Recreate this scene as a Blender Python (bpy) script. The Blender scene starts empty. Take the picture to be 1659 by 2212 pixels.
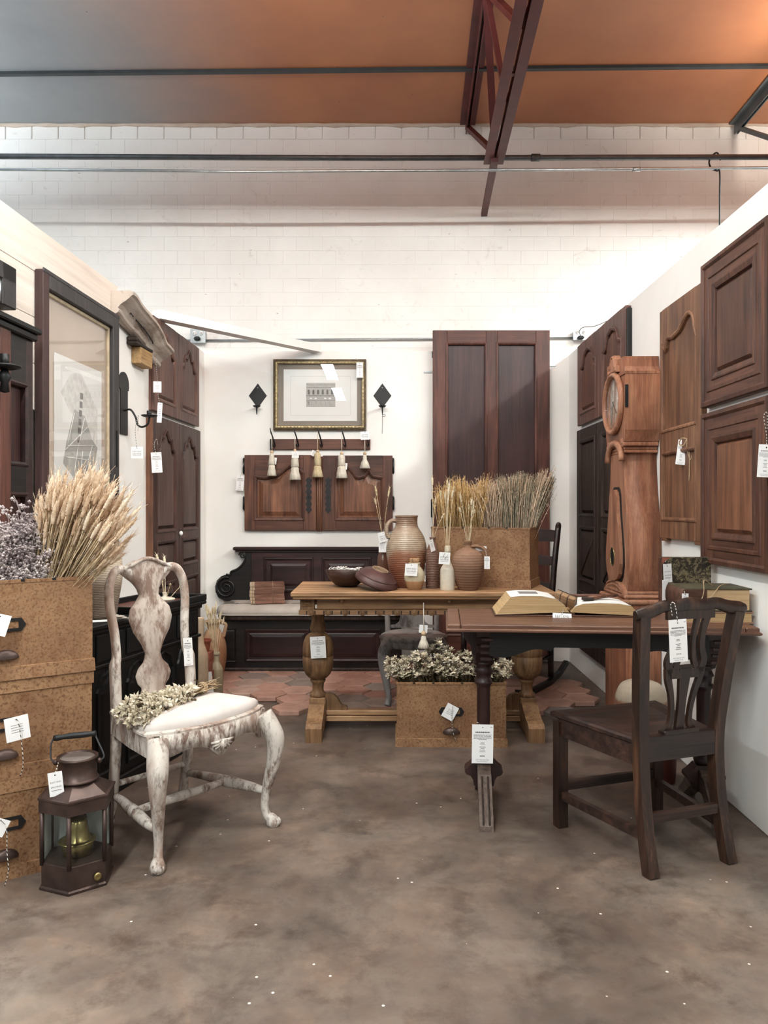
import bpy, bmesh, math, random
from mathutils import Vector, Matrix
random.seed(11)
sc = bpy.context.scene
COL = sc.collection
PI = math.pi
R = math.radians
# ------------------------------------------------------------------ camera, light, exposure
F, CX, HY, H = 1660.0, 829.5, 1095.0, 1.25        # focal length in pixels, principal column, horizon row, eye height
cam_d = bpy.data.cameras.new('camera')
cam = bpy.data.objects.new('camera', cam_d); COL.objects.link(cam)
cam.location = (0, 0, H); cam.rotation_euler = (R(90), 0, 0)
cam_d.sensor_width = 36; cam_d.sensor_fit = 'AUTO'; cam_d.lens = F / 2212 * 36
cam_d.shift_y = (HY - 1106) / 2212
cam_d.clip_start = .05
sc.camera = cam

w = bpy.data.worlds.new('world'); sc.world = w; w.use_nodes = True
w.node_tree.nodes['Background'].inputs[0].default_value = (.91, .96, .96, 1)
w.node_tree.nodes['Background'].inputs[1].default_value = .44

def area(name, loc, sx, sy, power, color=(1, .96, .9), rot=(0, 0, 0)):
    l = bpy.data.lights.new(name, 'AREA'); l.shape = 'RECTANGLE'
    l.size, l.size_y, l.energy, l.color = sx, sy, power, color
    o = bpy.data.objects.new(name, l); COL.objects.link(o)
    o.location = loc; o.rotation_euler = rot
    return o
# rows of fluorescent strips running front to back, open below (their reflections show in the print's glass)
WARMW = (.93, .975, .945)
for y, p in ((1.0, 60), (-1.05, 180), (-3.85, 110)):
    area('strip_light_row_a', (-.95, y, 3.62), .2, 1.8, p, WARMW)
for y, p in ((4.4, 165), (1.6, 120), (-1.2, 100)):
    area('strip_light_row_b', (3.05, y, 3.62), .2, 1.8, p, WARMW)
for y, p in ((4.4, 150), (1.6, 120), (-1.2, 80)):
    area('strip_light_row_c', (-4.9, y, 3.62), .2, 1.8, p, (.86, .95, 1))
# the bare tubes of row b also throw light up to the ceiling
area('ceiling_fill_a', (-.8, 2.9, 3.75), 2.2, .2, 150, (1, .97, .95), (PI, 0, 0))  # added fill above the hood, brightens the ceiling and upper wall
area('strip_light_row_b_up', (3.05, 4.2, 3.66), .2, 1.8, 120, (1, .9, .78), (PI, 0, 0))
area('ceiling_fill_c', (-4.4, 4.4, 3.66), .2, 1.8, 190, (.8, .93, 1), (PI, 0, 0))  # added cool fill, greys and brightens the left of the ceiling
vs = sc.view_settings
vs.view_transform = 'Standard'; vs.look = 'None'; vs.gamma = 1; vs.exposure = 0; vs.use_curve_mapping = False

# ------------------------------------------------------------------ helpers
def P(px, py, d): return Vector(((px - CX) * d / F, d, H - (py - HY) * d / F))
def X(px, d): return (px - CX) * d / F
def Z(py, d): return H - (py - HY) * d / F
def XL(d): return -1.57 + .039 * (d - 3.14)       # face of the left partition
def XR(d): return 1.455 + .012 * (d - 2.9)        # face of the right partition
AL, AR = R(90 - 2.23), R(-90.69)

class MB:
    def __init__(s): s.v, s.f, s.s = [], [], []
    def add(s, vs, fs, smooth=False, M=None):
        o = len(s.v)
        s.v += [(M @ Vector(p)) if M else Vector(p) for p in vs]
        s.f += [tuple(i + o for i in f) for f in fs]; s.s += [smooth] * len(fs)
        return s
    def box(s, x0, x1, y0, y1, z0, z1, c=0, M=None):
        lo, hi = (min(x0, x1), min(y0, y1), min(z0, z1)), (max(x0, x1), max(y0, y1), max(z0, z1))
        if c <= 0:
            v = [(a, b, d) for a in (lo[0], hi[0]) for b in (lo[1], hi[1]) for d in (lo[2], hi[2])]
            return s.add(v, [(0, 1, 3, 2), (4, 6, 7, 5), (0, 4, 5, 1), (2, 3, 7, 6), (0, 2, 6, 4), (1, 5, 7, 3)], False, M)
        c = min(c, *[(hi[i] - lo[i]) * .45 for i in range(3)])
        v, ix = [], {}
        for sx in (0, 1):
            for sy in (0, 1):
                for sz in (0, 1):
                    for a in range(3):
                        p = []
                        for k, sg in enumerate((sx, sy, sz)):
                            q = hi[k] if sg else lo[k]
                            if k != a: q += -c if sg else c
                            p.append(q)
                        ix[(sx, sy, sz, a)] = len(v); v.append(p)
        f = []
        for a in range(3):
            b, t = (a + 1) % 3, (a + 2) % 3
            for sg in (0, 1):
                q = []
                for (i, j) in ((0, 0), (1, 0), (1, 1), (0, 1)):
                    k = [0, 0, 0]; k[a] = sg; k[b] = i; k[t] = j; q.append(ix[(*k, a)])
                f.append(q)
            for sa in (0, 1):
                for sb in (0, 1):
                    def g(st, ax):
                        k = [0, 0, 0]; k[a] = sa; k[b] = sb; k[t] = st; return ix[(*k, ax)]
                    f.append((g(0, a), g(1, a), g(1, b), g(0, b)))
        for sx in (0, 1):
            for sy in (0, 1):
                for sz in (0, 1): f.append([ix[(sx, sy, sz, a)] for a in range(3)])
        return s.add(v, f, False, M)
    def prism(s, poly, a0, a1, plane='xz', M=None, smooth=False):
        def q(p, a):
            return (p[0], a, p[1]) if plane == 'xz' else (p[0], p[1], a) if plane == 'xy' else (a, p[0], p[1])
        n = len(poly)
        v = [q(p, a0) for p in poly] + [q(p, a1) for p in poly]
        s.add(v, [tuple(range(n)), tuple(range(2 * n - 1, n - 1, -1))], False, M)
        return s.add(v, [(i, (i + 1) % n, n + (i + 1) % n, n + i) for i in range(n)], smooth, M)
    def strips(s, poly, prof, cap=True, plane='xz', M=None):
        """poly: counter-clockwise outline; prof: (inset, level) steps; joins the inset outlines and caps the last"""
        def q(p, a):
            return (p[0], a, p[1]) if plane == 'xz' else (p[0], p[1], a) if plane == 'xy' else (a, p[0], p[1])
        n, v, f = len(poly), [], []
        for k, (ins, a) in enumerate(prof):
            v += [q(p, a) for p in (offs(poly, ins) if ins else poly)]
            if k: f += [((k - 1) * n + i, (k - 1) * n + (i + 1) % n, k * n + (i + 1) % n, k * n + i) for i in range(n)]
        if cap: f.append(tuple(range((len(prof) - 1) * n, len(prof) * n)))
        return s.add(v, f, False, M)
    def lathe(s, prof, n=24, c=(0, 0, 0), M=None, smooth=True, sx=1, sy=1, flute=None):
        v, f, m = [], [], len(prof)
        for i in range(n):
            a = 2 * PI * i / n
            for (r, z) in prof:
                rr = r * (flute(a, z) if flute else 1)
                v.append((c[0] + rr * math.cos(a) * sx, c[1] + rr * math.sin(a) * sy, c[2] + z))
        for i in range(n):
            j = (i + 1) % n
            for k in range(m - 1): f.append((i * m + k, j * m + k, j * m + k + 1, i * m + k + 1))
        s.add(v, f, smooth, M)
        for k in (0, m - 1):
            if prof[k][0] > 1e-5: s.add([v[i * m + k] for i in range(n)], [tuple(range(n))], False, M)
        return s
    def tube(s, pts, r, n=8, closed=False, smooth=True, M=None, ell=(1, 1), rot=0, up=None):
        pts = [Vector(p) for p in pts]; m = len(pts)
        rs = r if isinstance(r, (list, tuple)) else [r] * m
        v, f, prev = [], [], None
        for i, p in enumerate(pts):
            if closed: t = pts[(i + 1) % m] - pts[i - 1]
            else: t = pts[min(i + 1, m - 1)] - pts[max(i - 1, 0)]
            t = t.normalized() if t.length > 1e-9 else Vector((0, 0, 1))
            if prev is None:
                u = Vector(up) if up else (Vector((0, 0, 1)) if abs(t.z) < .9 else Vector((1, 0, 0)))
            else: u = prev
            u = (u - t * u.dot(t)).normalized(); prev = u; b = t.cross(u)
            for k in range(n):
                a = 2 * PI * k / n + rot
                v.append(p + (u * math.cos(a) * ell[0] + b * math.sin(a) * ell[1]) * rs[i])
        for i in range(m if closed else m - 1):
            j = (i + 1) % m
            for k in range(n): f.append((i * n + k, i * n + (k + 1) % n, j * n + (k + 1) % n, j * n + k))
        s.add(v, f, smooth, M)
        if not closed:
            s.add(v[:n], [tuple(range(n))], False, M); s.add(v[-n:], [tuple(range(n))], False, M)
        return s
    def ball(s, c, r, n=10, m=6, M=None):
        r = r if isinstance(r, (list, tuple)) else (r, r, r)
        prof = [(max(1e-6, math.sin(PI * k / m)), -math.cos(PI * k / m)) for k in range(m + 1)]
        T = Matrix.Translation(c) @ Matrix.Diagonal((r[0], r[1], r[2], 1))
        return s.lathe(prof, n, M=(M @ T) if M else T)
    def mesh(s, name, mat, fix=True):
        me = bpy.data.meshes.new(name); me.from_pydata(s.v, [], s.f); me.update()
        me.polygons.foreach_set('use_smooth', s.s)
        if fix and len(s.f) < 20000:
            bm = bmesh.new(); bm.from_mesh(me)
            bmesh.ops.remove_doubles(bm, verts=bm.verts, dist=1e-6)
            bmesh.ops.recalc_face_normals(bm, faces=bm.faces); bm.to_mesh(me); bm.free()
        if mat: me.materials.append(mat)
        return me
    def build(s, name, mat, parent=None, **kw):
        o = bpy.data.objects.new(name, s.mesh(name, mat)); COL.objects.link(o)
        o.parent = parent
        for k, v in kw.items(): o[k] = v
        return o

def offs(poly, d):
    out, n = [], len(poly)
    for i in range(n):
        p0, p1, p2 = Vector(poly[i - 1]), Vector(poly[i]), Vector(poly[(i + 1) % n])
        e1, e2 = (p1 - p0), (p2 - p1)
        e1 = e1.normalized() if e1.length > 1e-9 else e2.normalized()
        e2 = e2.normalized() if e2.length > 1e-9 else e1
        b = Vector((-e1.y, e1.x)) + Vector((-e2.y, e2.x))
        out.append(tuple(p1 + b * (2 * d / max(b.length_squared, .8))))
    return out
def dome(poly, rings, z_of=None):
    """soft pad: rings of (scale about the centre, level)"""
    cx_ = sum(q[0] for q in poly) / len(poly); cy_ = sum(q[1] for q in poly) / len(poly); n = len(poly)
    v, f = [], []
    for k, (s_, z_) in enumerate(rings):
        v += [(cx_ + (x_ - cx_) * s_, cy_ + (y_ - cy_) * s_, z_) for x_, y_ in poly]
        if k: f += [((k - 1) * n + i, (k - 1) * n + (i + 1) % n, k * n + (i + 1) % n, k * n + i) for i in range(n)]
    v.append((cx_, cy_, rings[-1][1])); m = (len(rings) - 1) * n
    f += [(m + i, m + (i + 1) % n, len(v) - 1) for i in range(n)]
    return MB().add(v, f, True)
def arr(o, **kw):
    for k, v in kw.items(): o[k] = v
    return o
def T(name, label, cat, loc=(0, 0, 0), rz=0, group=None, rot=None):
    o = bpy.data.objects.new(name, None); COL.objects.link(o)
    o.location = loc; o.rotation_euler = rot if rot else (0, 0, rz); o.empty_display_size = .1
    o['label'] = label; o['category'] = cat
    if group: o['group'] = group
    return o
def thing(mb, name, mat, label, cat, loc=(0, 0, 0), rz=0, group=None, rot=None):
    o = mb.build(name, mat); o.location = loc; o.rotation_euler = rot if rot else (0, 0, rz)
    o['label'] = label; o['category'] = cat
    if group: o['group'] = group
    return o
def struct(mb, name, mat, loc=(0, 0, 0), rz=0):
    o = mb.build(name, mat, kind='structure'); o.location = loc; o.rotation_euler = (0, 0, rz); return o
def inst(me, name, parent, M):
    o = bpy.data.objects.new(name, me); COL.objects.link(o); o.parent = parent; o.matrix_basis = M
    return o
def copy_tree(o, parent=None):
    c = o.copy(); COL.objects.link(c); c.parent = parent
    for ch in list(o.children): copy_tree(ch, c)
    return c
def cint(cp, t):
    """cosine interpolation through (t, value) control points"""
    for (a, va), (b, vb) in zip(cp, cp[1:]):
        if t <= b + 1e-9:
            k = (t - a) / (b - a); k = .5 - .5 * math.cos(PI * max(0, min(1, k))); return va + (vb - va) * k
    return cp[-1][1]
def lint(cp, t):
    for (a, va), (b, vb) in zip(cp, cp[1:]):
        if t <= b + 1e-9: return va + (vb - va) * max(0, min(1, (t - a) / (b - a)))
    return cp[-1][1]
def smoothpath(pts, n=6):
    """Catmull-Rom through points"""
    p = [Vector(q) for q in pts]; out = []
    for i in range(len(p) - 1):
        a, b, c, d = p[max(i - 1, 0)], p[i], p[i + 1], p[min(i + 2, len(p) - 1)]
        for k in range(n):
            t = k / n
            out.append(.5 * ((2 * b) + (c - a) * t + (2 * a - 5 * b + 4 * c - d) * t * t + (3 * b - a - 3 * c + d) * t ** 3))
    return out + [p[-1]]
def sm1(vals, n=6): return [v.x for v in smoothpath([(a, 0, 0) for a in vals], n)]

# ------------------------------------------------------------------ materials
def C(h, k=1.0):
    h = h.lstrip('#'); o = []
    for i in (0, 2, 4):
        c = int(h[i:i + 2], 16) / 255
        o.append((c / 12.92 if c <= .04045 else ((c + .055) / 1.055) ** 2.4) * k)
    return (*o, 1)
def Cs(h, sat=.8, k=1.0):
    c = C(h, k); l = .3 * c[0] + .59 * c[1] + .11 * c[2]
    return (*[l + (q - l) * sat for q in c[:3]], 1)
def nd(nt, typ, ins=None, **props):
    n = nt.nodes.new('ShaderNode' + typ)
    for k, v in props.items(): setattr(n, k, v)
    for k, v in (ins or {}).items():
        if isinstance(v, bpy.types.NodeSocket): nt.links.new(v, n.inputs[k])
        else: n.inputs[k].default_value = v
    return n
def base(name, rough=.5, spec=.5, metal=0):
    m = bpy.data.materials.new(name); m.use_nodes = True; nt = m.node_tree
    b = nt.nodes['Principled BSDF']; b.inputs['Roughness'].default_value = rough
    b.inputs['Specular IOR Level'].default_value = spec; b.inputs['Metallic'].default_value = metal
    return m, nt, b
def ramp(nt, fac, stops):
    r = nd(nt, 'ValToRGB', {0: fac}); e = r.color_ramp.elements
    while len(e) > 1: e.remove(e[-1])
    e[0].position, e[0].color = stops[0]
    for p, c in stops[1:]:
        x = e.new(p); x.color = c
    return r.outputs[0]
def mixc(nt, fac, a, b, mode='MIX'):
    n = nd(nt, 'Mix', data_type='RGBA', blend_type=mode)
    for i, v in ((0, fac), (6, a), (7, b)):
        if isinstance(v, bpy.types.NodeSocket): nt.links.new(v, n.inputs[i])
        else: n.inputs[i].default_value = v
    return n.outputs[2]
def noise(nt, vec, scale, detail=3, rough=.55, dist=0):
    return nd(nt, 'TexNoise', {'Vector': vec, 'Scale': scale, 'Detail': detail, 'Roughness': rough, 'Distortion': dist}).outputs[0]
def coords(nt, scale=(1, 1, 1), rnd=True, world=False):
    v = nd(nt, 'NewGeometry').outputs['Position'] if world else nd(nt, 'TexCoord').outputs['Object']
    if rnd:
        r = nd(nt, 'ObjectInfo').outputs['Random']
        k = nd(nt, 'VectorMath', {0: r, 1: (17.3, 9.1, 13.7)}, operation='MULTIPLY').outputs[0]
        v = nd(nt, 'VectorMath', {0: v, 1: k}, operation='ADD').outputs[0]
    return nd(nt, 'Mapping', {'Vector': v, 'Scale': scale}).outputs[0]
def grey(v): return (v, v, v, 1)
def bump(nt, b, h, strength=.2, dist=.01):
    nt.links.new(nd(nt, 'Bump', {'Height': h, 'Strength': strength, 'Distance': dist}).outputs[0], b.inputs['Normal'])
def wood(name, cols, axis='Z', s=1.0, rough=.5, spec=.35, var=.22, blot=(.7, 1.2), bs=.25, sat=.9, fine_=(.62, 1.08)):
    m, nt, b = base(name, rough, spec)
    lo, hi = 1.1 * s, 13 * s
    scl = {'X': (lo, hi, hi), 'Y': (hi, lo, hi), 'Z': (hi, hi, lo)}[axis]
    v = coords(nt, scl); v3 = coords(nt, (1, 1, 1))
    g = noise(nt, v, 1.6, 5, .6, .9)
    n = len(cols)
    c = ramp(nt, g, [(.3 + .42 * i / (n - 1), Cs(q, sat)) for i, q in enumerate(cols)])
    v2 = nd(nt, 'Mapping', {'Vector': v, 'Scale': tuple(4.5 if q == hi else 1.6 for q in scl)}).outputs[0]
    fine = noise(nt, v2, 2.2, 4, .65)
    c = mixc(nt, 1.0, c, ramp(nt, fine, [(.3, grey(fine_[0])), (.62, grey(fine_[1]))]), 'MULTIPLY')
    bl = noise(nt, v3, 3.2 * s, 3, .6)
    c = mixc(nt, 1.0, c, ramp(nt, bl, [(.3, grey(blot[0])), (.7, grey(blot[1]))]), 'MULTIPLY')
    r = nd(nt, 'ObjectInfo').outputs['Random']
    k = nd(nt, 'MapRange', {0: r, 3: 1 - var, 4: 1 + var}).outputs[0]
    c = mixc(nt, 1.0, c, nd(nt, 'CombineColor', {0: k, 1: k, 2: k}).outputs[0], 'MULTIPLY')
    nt.links.new(c, b.inputs['Base Color'])
    rr = nd(nt, 'MapRange', {0: bl, 3: rough - .1, 4: rough + .12}).outputs[0]
    nt.links.new(rr, b.inputs['Roughness'])
    bump(nt, b, fine, bs, .003)
    return m
def plain(name, c, rough=.6, spec=.4, metal=0, nz=.12, s=12, bs=.1, rnd=.1):
    m, nt, b = base(name, rough, spec, metal)
    v = coords(nt, (1, 1, 1)); g = noise(nt, v, s, 4, .6)
    col = mixc(nt, 1.0, C(c), ramp(nt, g, [(.3, grey(1 - nz * 1.5)), (.7, grey(1 + nz))]), 'MULTIPLY')
    if rnd:
        k = nd(nt, 'MapRange', {0: nd(nt, 'ObjectInfo').outputs['Random'], 3: 1 - rnd, 4: 1 + rnd}).outputs[0]
        col = mixc(nt, 1.0, col, nd(nt, 'CombineColor', {0: k, 1: k, 2: k}).outputs[0], 'MULTIPLY')
    nt.links.new(col, b.inputs['Base Color'])
    if bs: bump(nt, b, g, bs, .004)
    return m
def patina(name, under, over, amount=.5, s=9, axis='Z', rough=.65, third=None, bs=.4):
    """worn paint over wood"""
    m, nt, b = base(name, rough, .3)
    scl = {'Z': (1, 1, .42), 'X': (.42, 1, 1), 'N': (1, 1, 1)}[axis]
    v = coords(nt, scl)
    g = noise(nt, v, s, 6, .68, .5); g2 = noise(nt, v, s * 4.5, 4, .7)
    a = nd(nt, 'Math', {0: g, 1: .68}, operation='MULTIPLY').outputs[0]
    h = nd(nt, 'MultiplyAdd' if False else 'Math', {0: g2, 1: .32, 2: a}, operation='MULTIPLY_ADD').outputs[0]
    f = ramp(nt, h, [(amount - .06, grey(0)), (amount + .06, grey(1))])
    c = mixc(nt, f, C(under), C(over))
    if third:
        g3 = noise(nt, v, s * .6, 3)
        c = mixc(nt, ramp(nt, g3, [(.5, grey(0)), (.68, grey(.8))]), c, C(third))
    nt.links.new(c, b.inputs['Base Color']); bump(nt, b, h, bs, .004)
    return m
# ---- concrete floor
def mat_floor():
    m, nt, b = base('concrete_floor', .5, .35)
    v = coords(nt, (1, 1, 1), False, True)
    g = noise(nt, v, 1.3, 7, .66, .15)
    c = ramp(nt, g, [(.34, C('#4a3f39')), (.47, C('#5f534b')), (.56, C('#70645b')), (.68, C('#85796e'))])
    g2 = noise(nt, v, 6.5, 9, .74, .2)
    c = mixc(nt, 1, c, ramp(nt, g2, [(.3, C('#b9aca4')), (.5, grey(1)), (.72, C('#fff4ea', 1.08))]), 'MULTIPLY')
    g4 = noise(nt, v, 3.4, 10, .68, .35)
    c = mixc(nt, 1, c, ramp(nt, g4, [(.36, grey(.72)), (.46, grey(.98)), (.54, C('#fffaf6')), (.6, C('#fff8f2', 1.18))]), 'MULTIPLY')
    g5 = noise(nt, v, 1.9, 5, .6, .3)
    c = mixc(nt, ramp(nt, g5, [(.55, grey(0)), (.66, grey(.25))]), c, C('#85786a'))
    g3 = noise(nt, v, .7, 2)
    c = mixc(nt, ramp(nt, g3, [(.48, grey(0)), (.7, grey(.3))]), c, C('#62534b'))
    sp = nd(nt, 'TexVoronoi', {'Vector': v, 'Scale': 21.0, 'Randomness': 1.0}, feature='F1')
    keep = ramp(nt, nd(nt, 'SeparateColor', {0: sp.outputs['Color']}).outputs[0], [(.86, grey(0)), (.87, grey(1))])
    dot = ramp(nt, sp.outputs['Distance'], [(.06, grey(1)), (.10, grey(0))])
    c = mixc(nt, mixc(nt, 1, keep, dot, 'MULTIPLY'), c, C('#e6dcd0'))
    nt.links.new(c, b.inputs['Base Color'])
    nt.links.new(nd(nt, 'MapRange', {0: g2, 3: .38, 4: .62}).outputs[0], b.inputs['Roughness'])
    bump(nt, b, g2, .18, .006)
    return m
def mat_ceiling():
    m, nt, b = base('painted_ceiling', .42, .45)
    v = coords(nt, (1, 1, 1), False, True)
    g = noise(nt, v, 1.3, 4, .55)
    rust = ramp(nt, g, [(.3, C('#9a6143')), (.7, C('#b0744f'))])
    glare_grey = ramp(nt, g, [(.3, C('#83868a')), (.7, C('#949799'))])
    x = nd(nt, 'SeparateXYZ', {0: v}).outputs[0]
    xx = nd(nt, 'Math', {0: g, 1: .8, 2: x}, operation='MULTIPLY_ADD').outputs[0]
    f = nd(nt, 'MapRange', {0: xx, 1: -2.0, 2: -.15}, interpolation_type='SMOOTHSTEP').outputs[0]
    c = mixc(nt, f, glare_grey, rust)  # cool glare at the left is painted into the ceiling colour as grey
    sp = nd(nt, 'TexVoronoi', {'Vector': v, 'Scale': 9.0}, feature='F1')
    keep = ramp(nt, nd(nt, 'SeparateColor', {0: sp.outputs['Color']}).outputs[0], [(.82, grey(0)), (.83, grey(1))])
    c = mixc(nt, mixc(nt, 1, keep, ramp(nt, sp.outputs['Distance'], [(.03, grey(1)), (.05, grey(0))]), 'MULTIPLY'), c, C('#4a4340'))
    nt.links.new(c, b.inputs['Base Color']); bump(nt, b, noise(nt, v, 60, 2), .08, .003)
    return m
def mat_wall(name, c1, c2, s=2.0, rough=.75, stain=None, fine=.08):
    m, nt, b = base(name, rough, .25)
    v = coords(nt, (1, 1, 1), False, True)
    g = noise(nt, v, s, 5, .6)
    c = ramp(nt, g, [(.3, C(c1)), (.7, C(c2))])
    if stain:
        g2 = noise(nt, v, 5.5, 6, .75, 1.5)
        c = mixc(nt, ramp(nt, g2, [(.60, grey(0)), (.74, grey(.4))]), c, C(stain))
        g3 = noise(nt, nd(nt, 'Mapping', {'Vector': v, 'Scale': (1, 1, 3)}).outputs[0], 14, 3, .6)
        c = mixc(nt, ramp(nt, g3, [(.70, grey(0)), (.76, grey(.7))]), c, C('#5b5048'))
    nt.links.new(c, b.inputs['Base Color']); bump(nt, b, noise(nt, v, 26, 4, .6), fine, .01)
    return m
def mat_board():
    m, nt, b = base('speckled_fibreboard', .62, .3)
    v = coords(nt, (1, 1, 1))
    g = noise(nt, v, 4, 4, .6)
    c = ramp(nt, g, [(.3, C('#7c5b42')), (.7, C('#9f7b5a'))])
    g2 = noise(nt, v, 105, 5, .75)
    c = mixc(nt, ramp(nt, g2, [(.5, grey(0)), (.62, grey(.75))]), c, C('#4f2f18'))
    g3 = noise(nt, v, 26, 5, .75)
    c = mixc(nt, ramp(nt, g3, [(.5, grey(0)), (.66, grey(.55))]), c, C('#6a4124'))
    nt.links.new(c, b.inputs['Base Color']); bump(nt, b, g2, .12, .002)
    return m
def mat_glass(name='pane_glass', tint=(1, 1, 1, 1), rough=0.0, refl=1.0):
    m = bpy.data.materials.new(name); m.use_nodes = True; nt = m.node_tree
    nt.nodes.remove(nt.nodes['Principled BSDF'])
    tr = nd(nt, 'BsdfTransparent', {0: tint}); gl = nd(nt, 'BsdfGlossy', {'Roughness': rough})
    ge = nd(nt, 'NewGeometry')
    dt = nd(nt, 'VectorMath', {0: ge.outputs['Incoming'], 1: ge.outputs['Normal']}, operation='DOT_PRODUCT').outputs['Value']
    ab = nd(nt, 'Math', {0: dt}, operation='ABSOLUTE').outputs[0]
    om = nd(nt, 'Math', {0: 1.0, 1: ab}, operation='SUBTRACT').outputs[0]
    pw = nd(nt, 'Math', {0: om, 1: 5.0}, operation='POWER').outputs[0]
    fr = nd(nt, 'Math', {0: pw, 1: .9 * refl, 2: .035 * refl}, operation='MULTIPLY_ADD').outputs[0]
    mx = nd(nt, 'MixShader', {0: fr, 1: tr.outputs[0], 2: gl.outputs[0]})
    nt.links.new(mx.outputs[0], nt.nodes['Material Output'].inputs[0])
    return m
def mat_tile():
    m, nt, b = base('terracotta', .7, .25)
    v = coords(nt, (1, 1, 1)); r = nd(nt, 'ObjectInfo').outputs['Random']
    c = ramp(nt, r, [(0, C('#b0887a')), (.3, C('#bd9686')), (.55, C('#a47c6e')), (.75, C('#c8a596')), (.86, C('#938379')), (.95, C('#857b76')), (1, C('#b08c7e'))])
    g = noise(nt, v, 9, 5, .65)
    c = mixc(nt, 1, c, ramp(nt, g, [(.3, grey(.75)), (.7, grey(1.15))]), 'MULTIPLY')
    nt.links.new(c, b.inputs['Base Color']); bump(nt, b, g, .2, .004)
    return m
def mat_pot(name, stops, zlo, zhi, rough=.4, ribs=0, nz=.25, s=9, spec=.5, dist=.35):
    """glaze bands by height, broken by noise"""
    m, nt, b = base(name, rough, spec)
    v = nd(nt, 'TexCoord').outputs['Object']
    z = nd(nt, 'SeparateXYZ', {0: v}).outputs[2]
    g = noise(nt, v, s, 5, .6)
    t = nd(nt, 'MapRange', {0: z, 1: zlo, 2: zhi}).outputs[0]
    gg = nd(nt, 'MapRange', {0: g, 3: -dist, 4: dist}).outputs[0]
    t2 = nd(nt, 'Math', {0: t, 1: gg}, operation='ADD').outputs[0]
    c = ramp(nt, t2, [(p, C(q)) for p, q in stops])
    g2 = noise(nt, v, s * 6, 3, .7)
    c = mixc(nt, 1, c, ramp(nt, g2, [(.3, grey(1 - nz)), (.7, grey(1 + nz * .6))]), 'MULTIPLY')
    nt.links.new(c, b.inputs['Base Color'])
    if ribs:
        wv = nd(nt, 'TexWave', {'Vector': v, 'Scale': ribs, 'Distortion': .6, 'Detail': 1}, bands_direction='Z').outputs[0]
        bump(nt, b, wv, .35, .003)
    else: bump(nt, b, g2, .12, .002)
    return m
def mat_marble():
    m, nt, b = base('marbled_paper', .5, .4)
    v = coords(nt, (1, 1, 1))
    g = noise(nt, v, 38, 5, .75, 1.2)
    c = ramp(nt, g, [(.40, C('#1d1711')), (.5, C('#3a3123')), (.56, C('#85795c')), (.62, C('#2c241a'))])
    nt.links.new(c, b.inputs['Base Color']); return m
def mat_pages(name, c1, c2):
    m, nt, b = base(name, .8, .2)
    v = coords(nt, (2, 2, 160), False)
    g = noise(nt, v, 2.0, 3, .6)
    nt.links.new(ramp(nt, g, [(.35, C(c1)), (.65, C(c2))]), b.inputs['Base Color']); bump(nt, b, g, .25, .001)
    return m
def mat_cord():
    m, nt, b = base('twisted_cord', .8, .2)
    v = coords(nt, (1, 1, 1), False, True)
    wv = nd(nt, 'TexWave', {'Vector': v, 'Scale': 45.0}, bands_direction='DIAGONAL').outputs[0]
    nt.links.new(ramp(nt, wv, [(.4, C('#2a2624')), (.5, C('#d9d2c8'))]), b.inputs['Base Color']); return m
def mat_linen(name, c, s=7.0, tuft=False):
    m, nt, b = base(name, .85, .15)
    v = coords(nt, (1, 1, 1)); g = noise(nt, v, s, 4, .6)
    col = mixc(nt, 1, C(c), ramp(nt, g, [(.3, grey(.82)), (.7, grey(1.06))]), 'MULTIPLY')
    nt.links.new(col, b.inputs['Base Color'])
    f = noise(nt, v, 220, 2); bump(nt, b, f, .15, .001)
    return m
def mat_stalk(name, c1, c2, c3, zr=None):
    """dried stalks: tone varies from blade to blade"""
    m, nt, b = base(name, .8, .15)
    v = nd(nt, 'TexCoord').outputs['Object']
    g = noise(nt, v, 60, 2); r = nd(nt, 'ObjectInfo').outputs['Random']
    k = nd(nt, 'Math', {0: g, 1: .75, 2: nd(nt, 'Math', {0: r, 1: .25}, operation='MULTIPLY').outputs[0]}, operation='MULTIPLY_ADD').outputs[0]
    c = ramp(nt, k, [(.33, C(c1)), (.5, C(c2)), (.66, C(c3))])
    nt.links.new(c, b.inputs['Base Color']); return m

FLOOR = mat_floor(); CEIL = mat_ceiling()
PLASTER = mat_wall('white_plaster', '#e9e6e1', '#f3f1ee', 1.6, .7)
BLOCKP = mat_wall('painted_brick', '#e8e3de', '#f2eeea', 2.2, .75, '#b3a498', .15)
PLANK = wood('whitewashed_pine', ['#d6c5b7', '#dfd0c2', '#e6dace'], 'X', .5, .7, .2, .03, (.95, 1.04), .06, .8, (.9, 1.03))
WAL = wood('walnut', ['#3d231a', '#5c382a', '#70472f'], 'Z', 1, .48, .35)
WALX = wood('walnut_across', ['#3d231a', '#5c382a', '#6a4230'], 'X', 1, .48, .35)
CHER = wood('cherry_panel', ['#553322', '#7a4c33', '#8d5d3f'], 'Z', .8, .45, .4, .15)
MAHO = wood('red_stained_pine', ['#46261e', '#5d352a', '#6c4033'], 'Z', .8, .45, .35, .1)
MAHOX = wood('red_stained_pine_across', ['#46261e', '#5d352a', '#6c4033'], 'X', .8, .45, .35, .1)
MAHOD = wood('dark_stained_panel', ['#321c1b', '#3f2524', '#4a2e2b'], 'Z', .6, .4, .4, .06)
MAUV = wood('faded_brown_oak', ['#4e322a', '#6a473c', '#7b574a'], 'Z', .9, .5, .35, .12)
DKOAK = wood('weathered_dark_oak', ['#221915', '#372923', '#4b3a31'], 'Z', 1.2, .55, .3, .15)
BLK = wood('ebonised_oak', ['#0e0b0b', '#181312', '#241b19'], 'X', 1, .42, .4, .15)
BLKR = wood('ebonised_red_panel', ['#1c0f0f', '#301a19', '#3d2321'], 'X', .8, .4, .4, .1)
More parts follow.
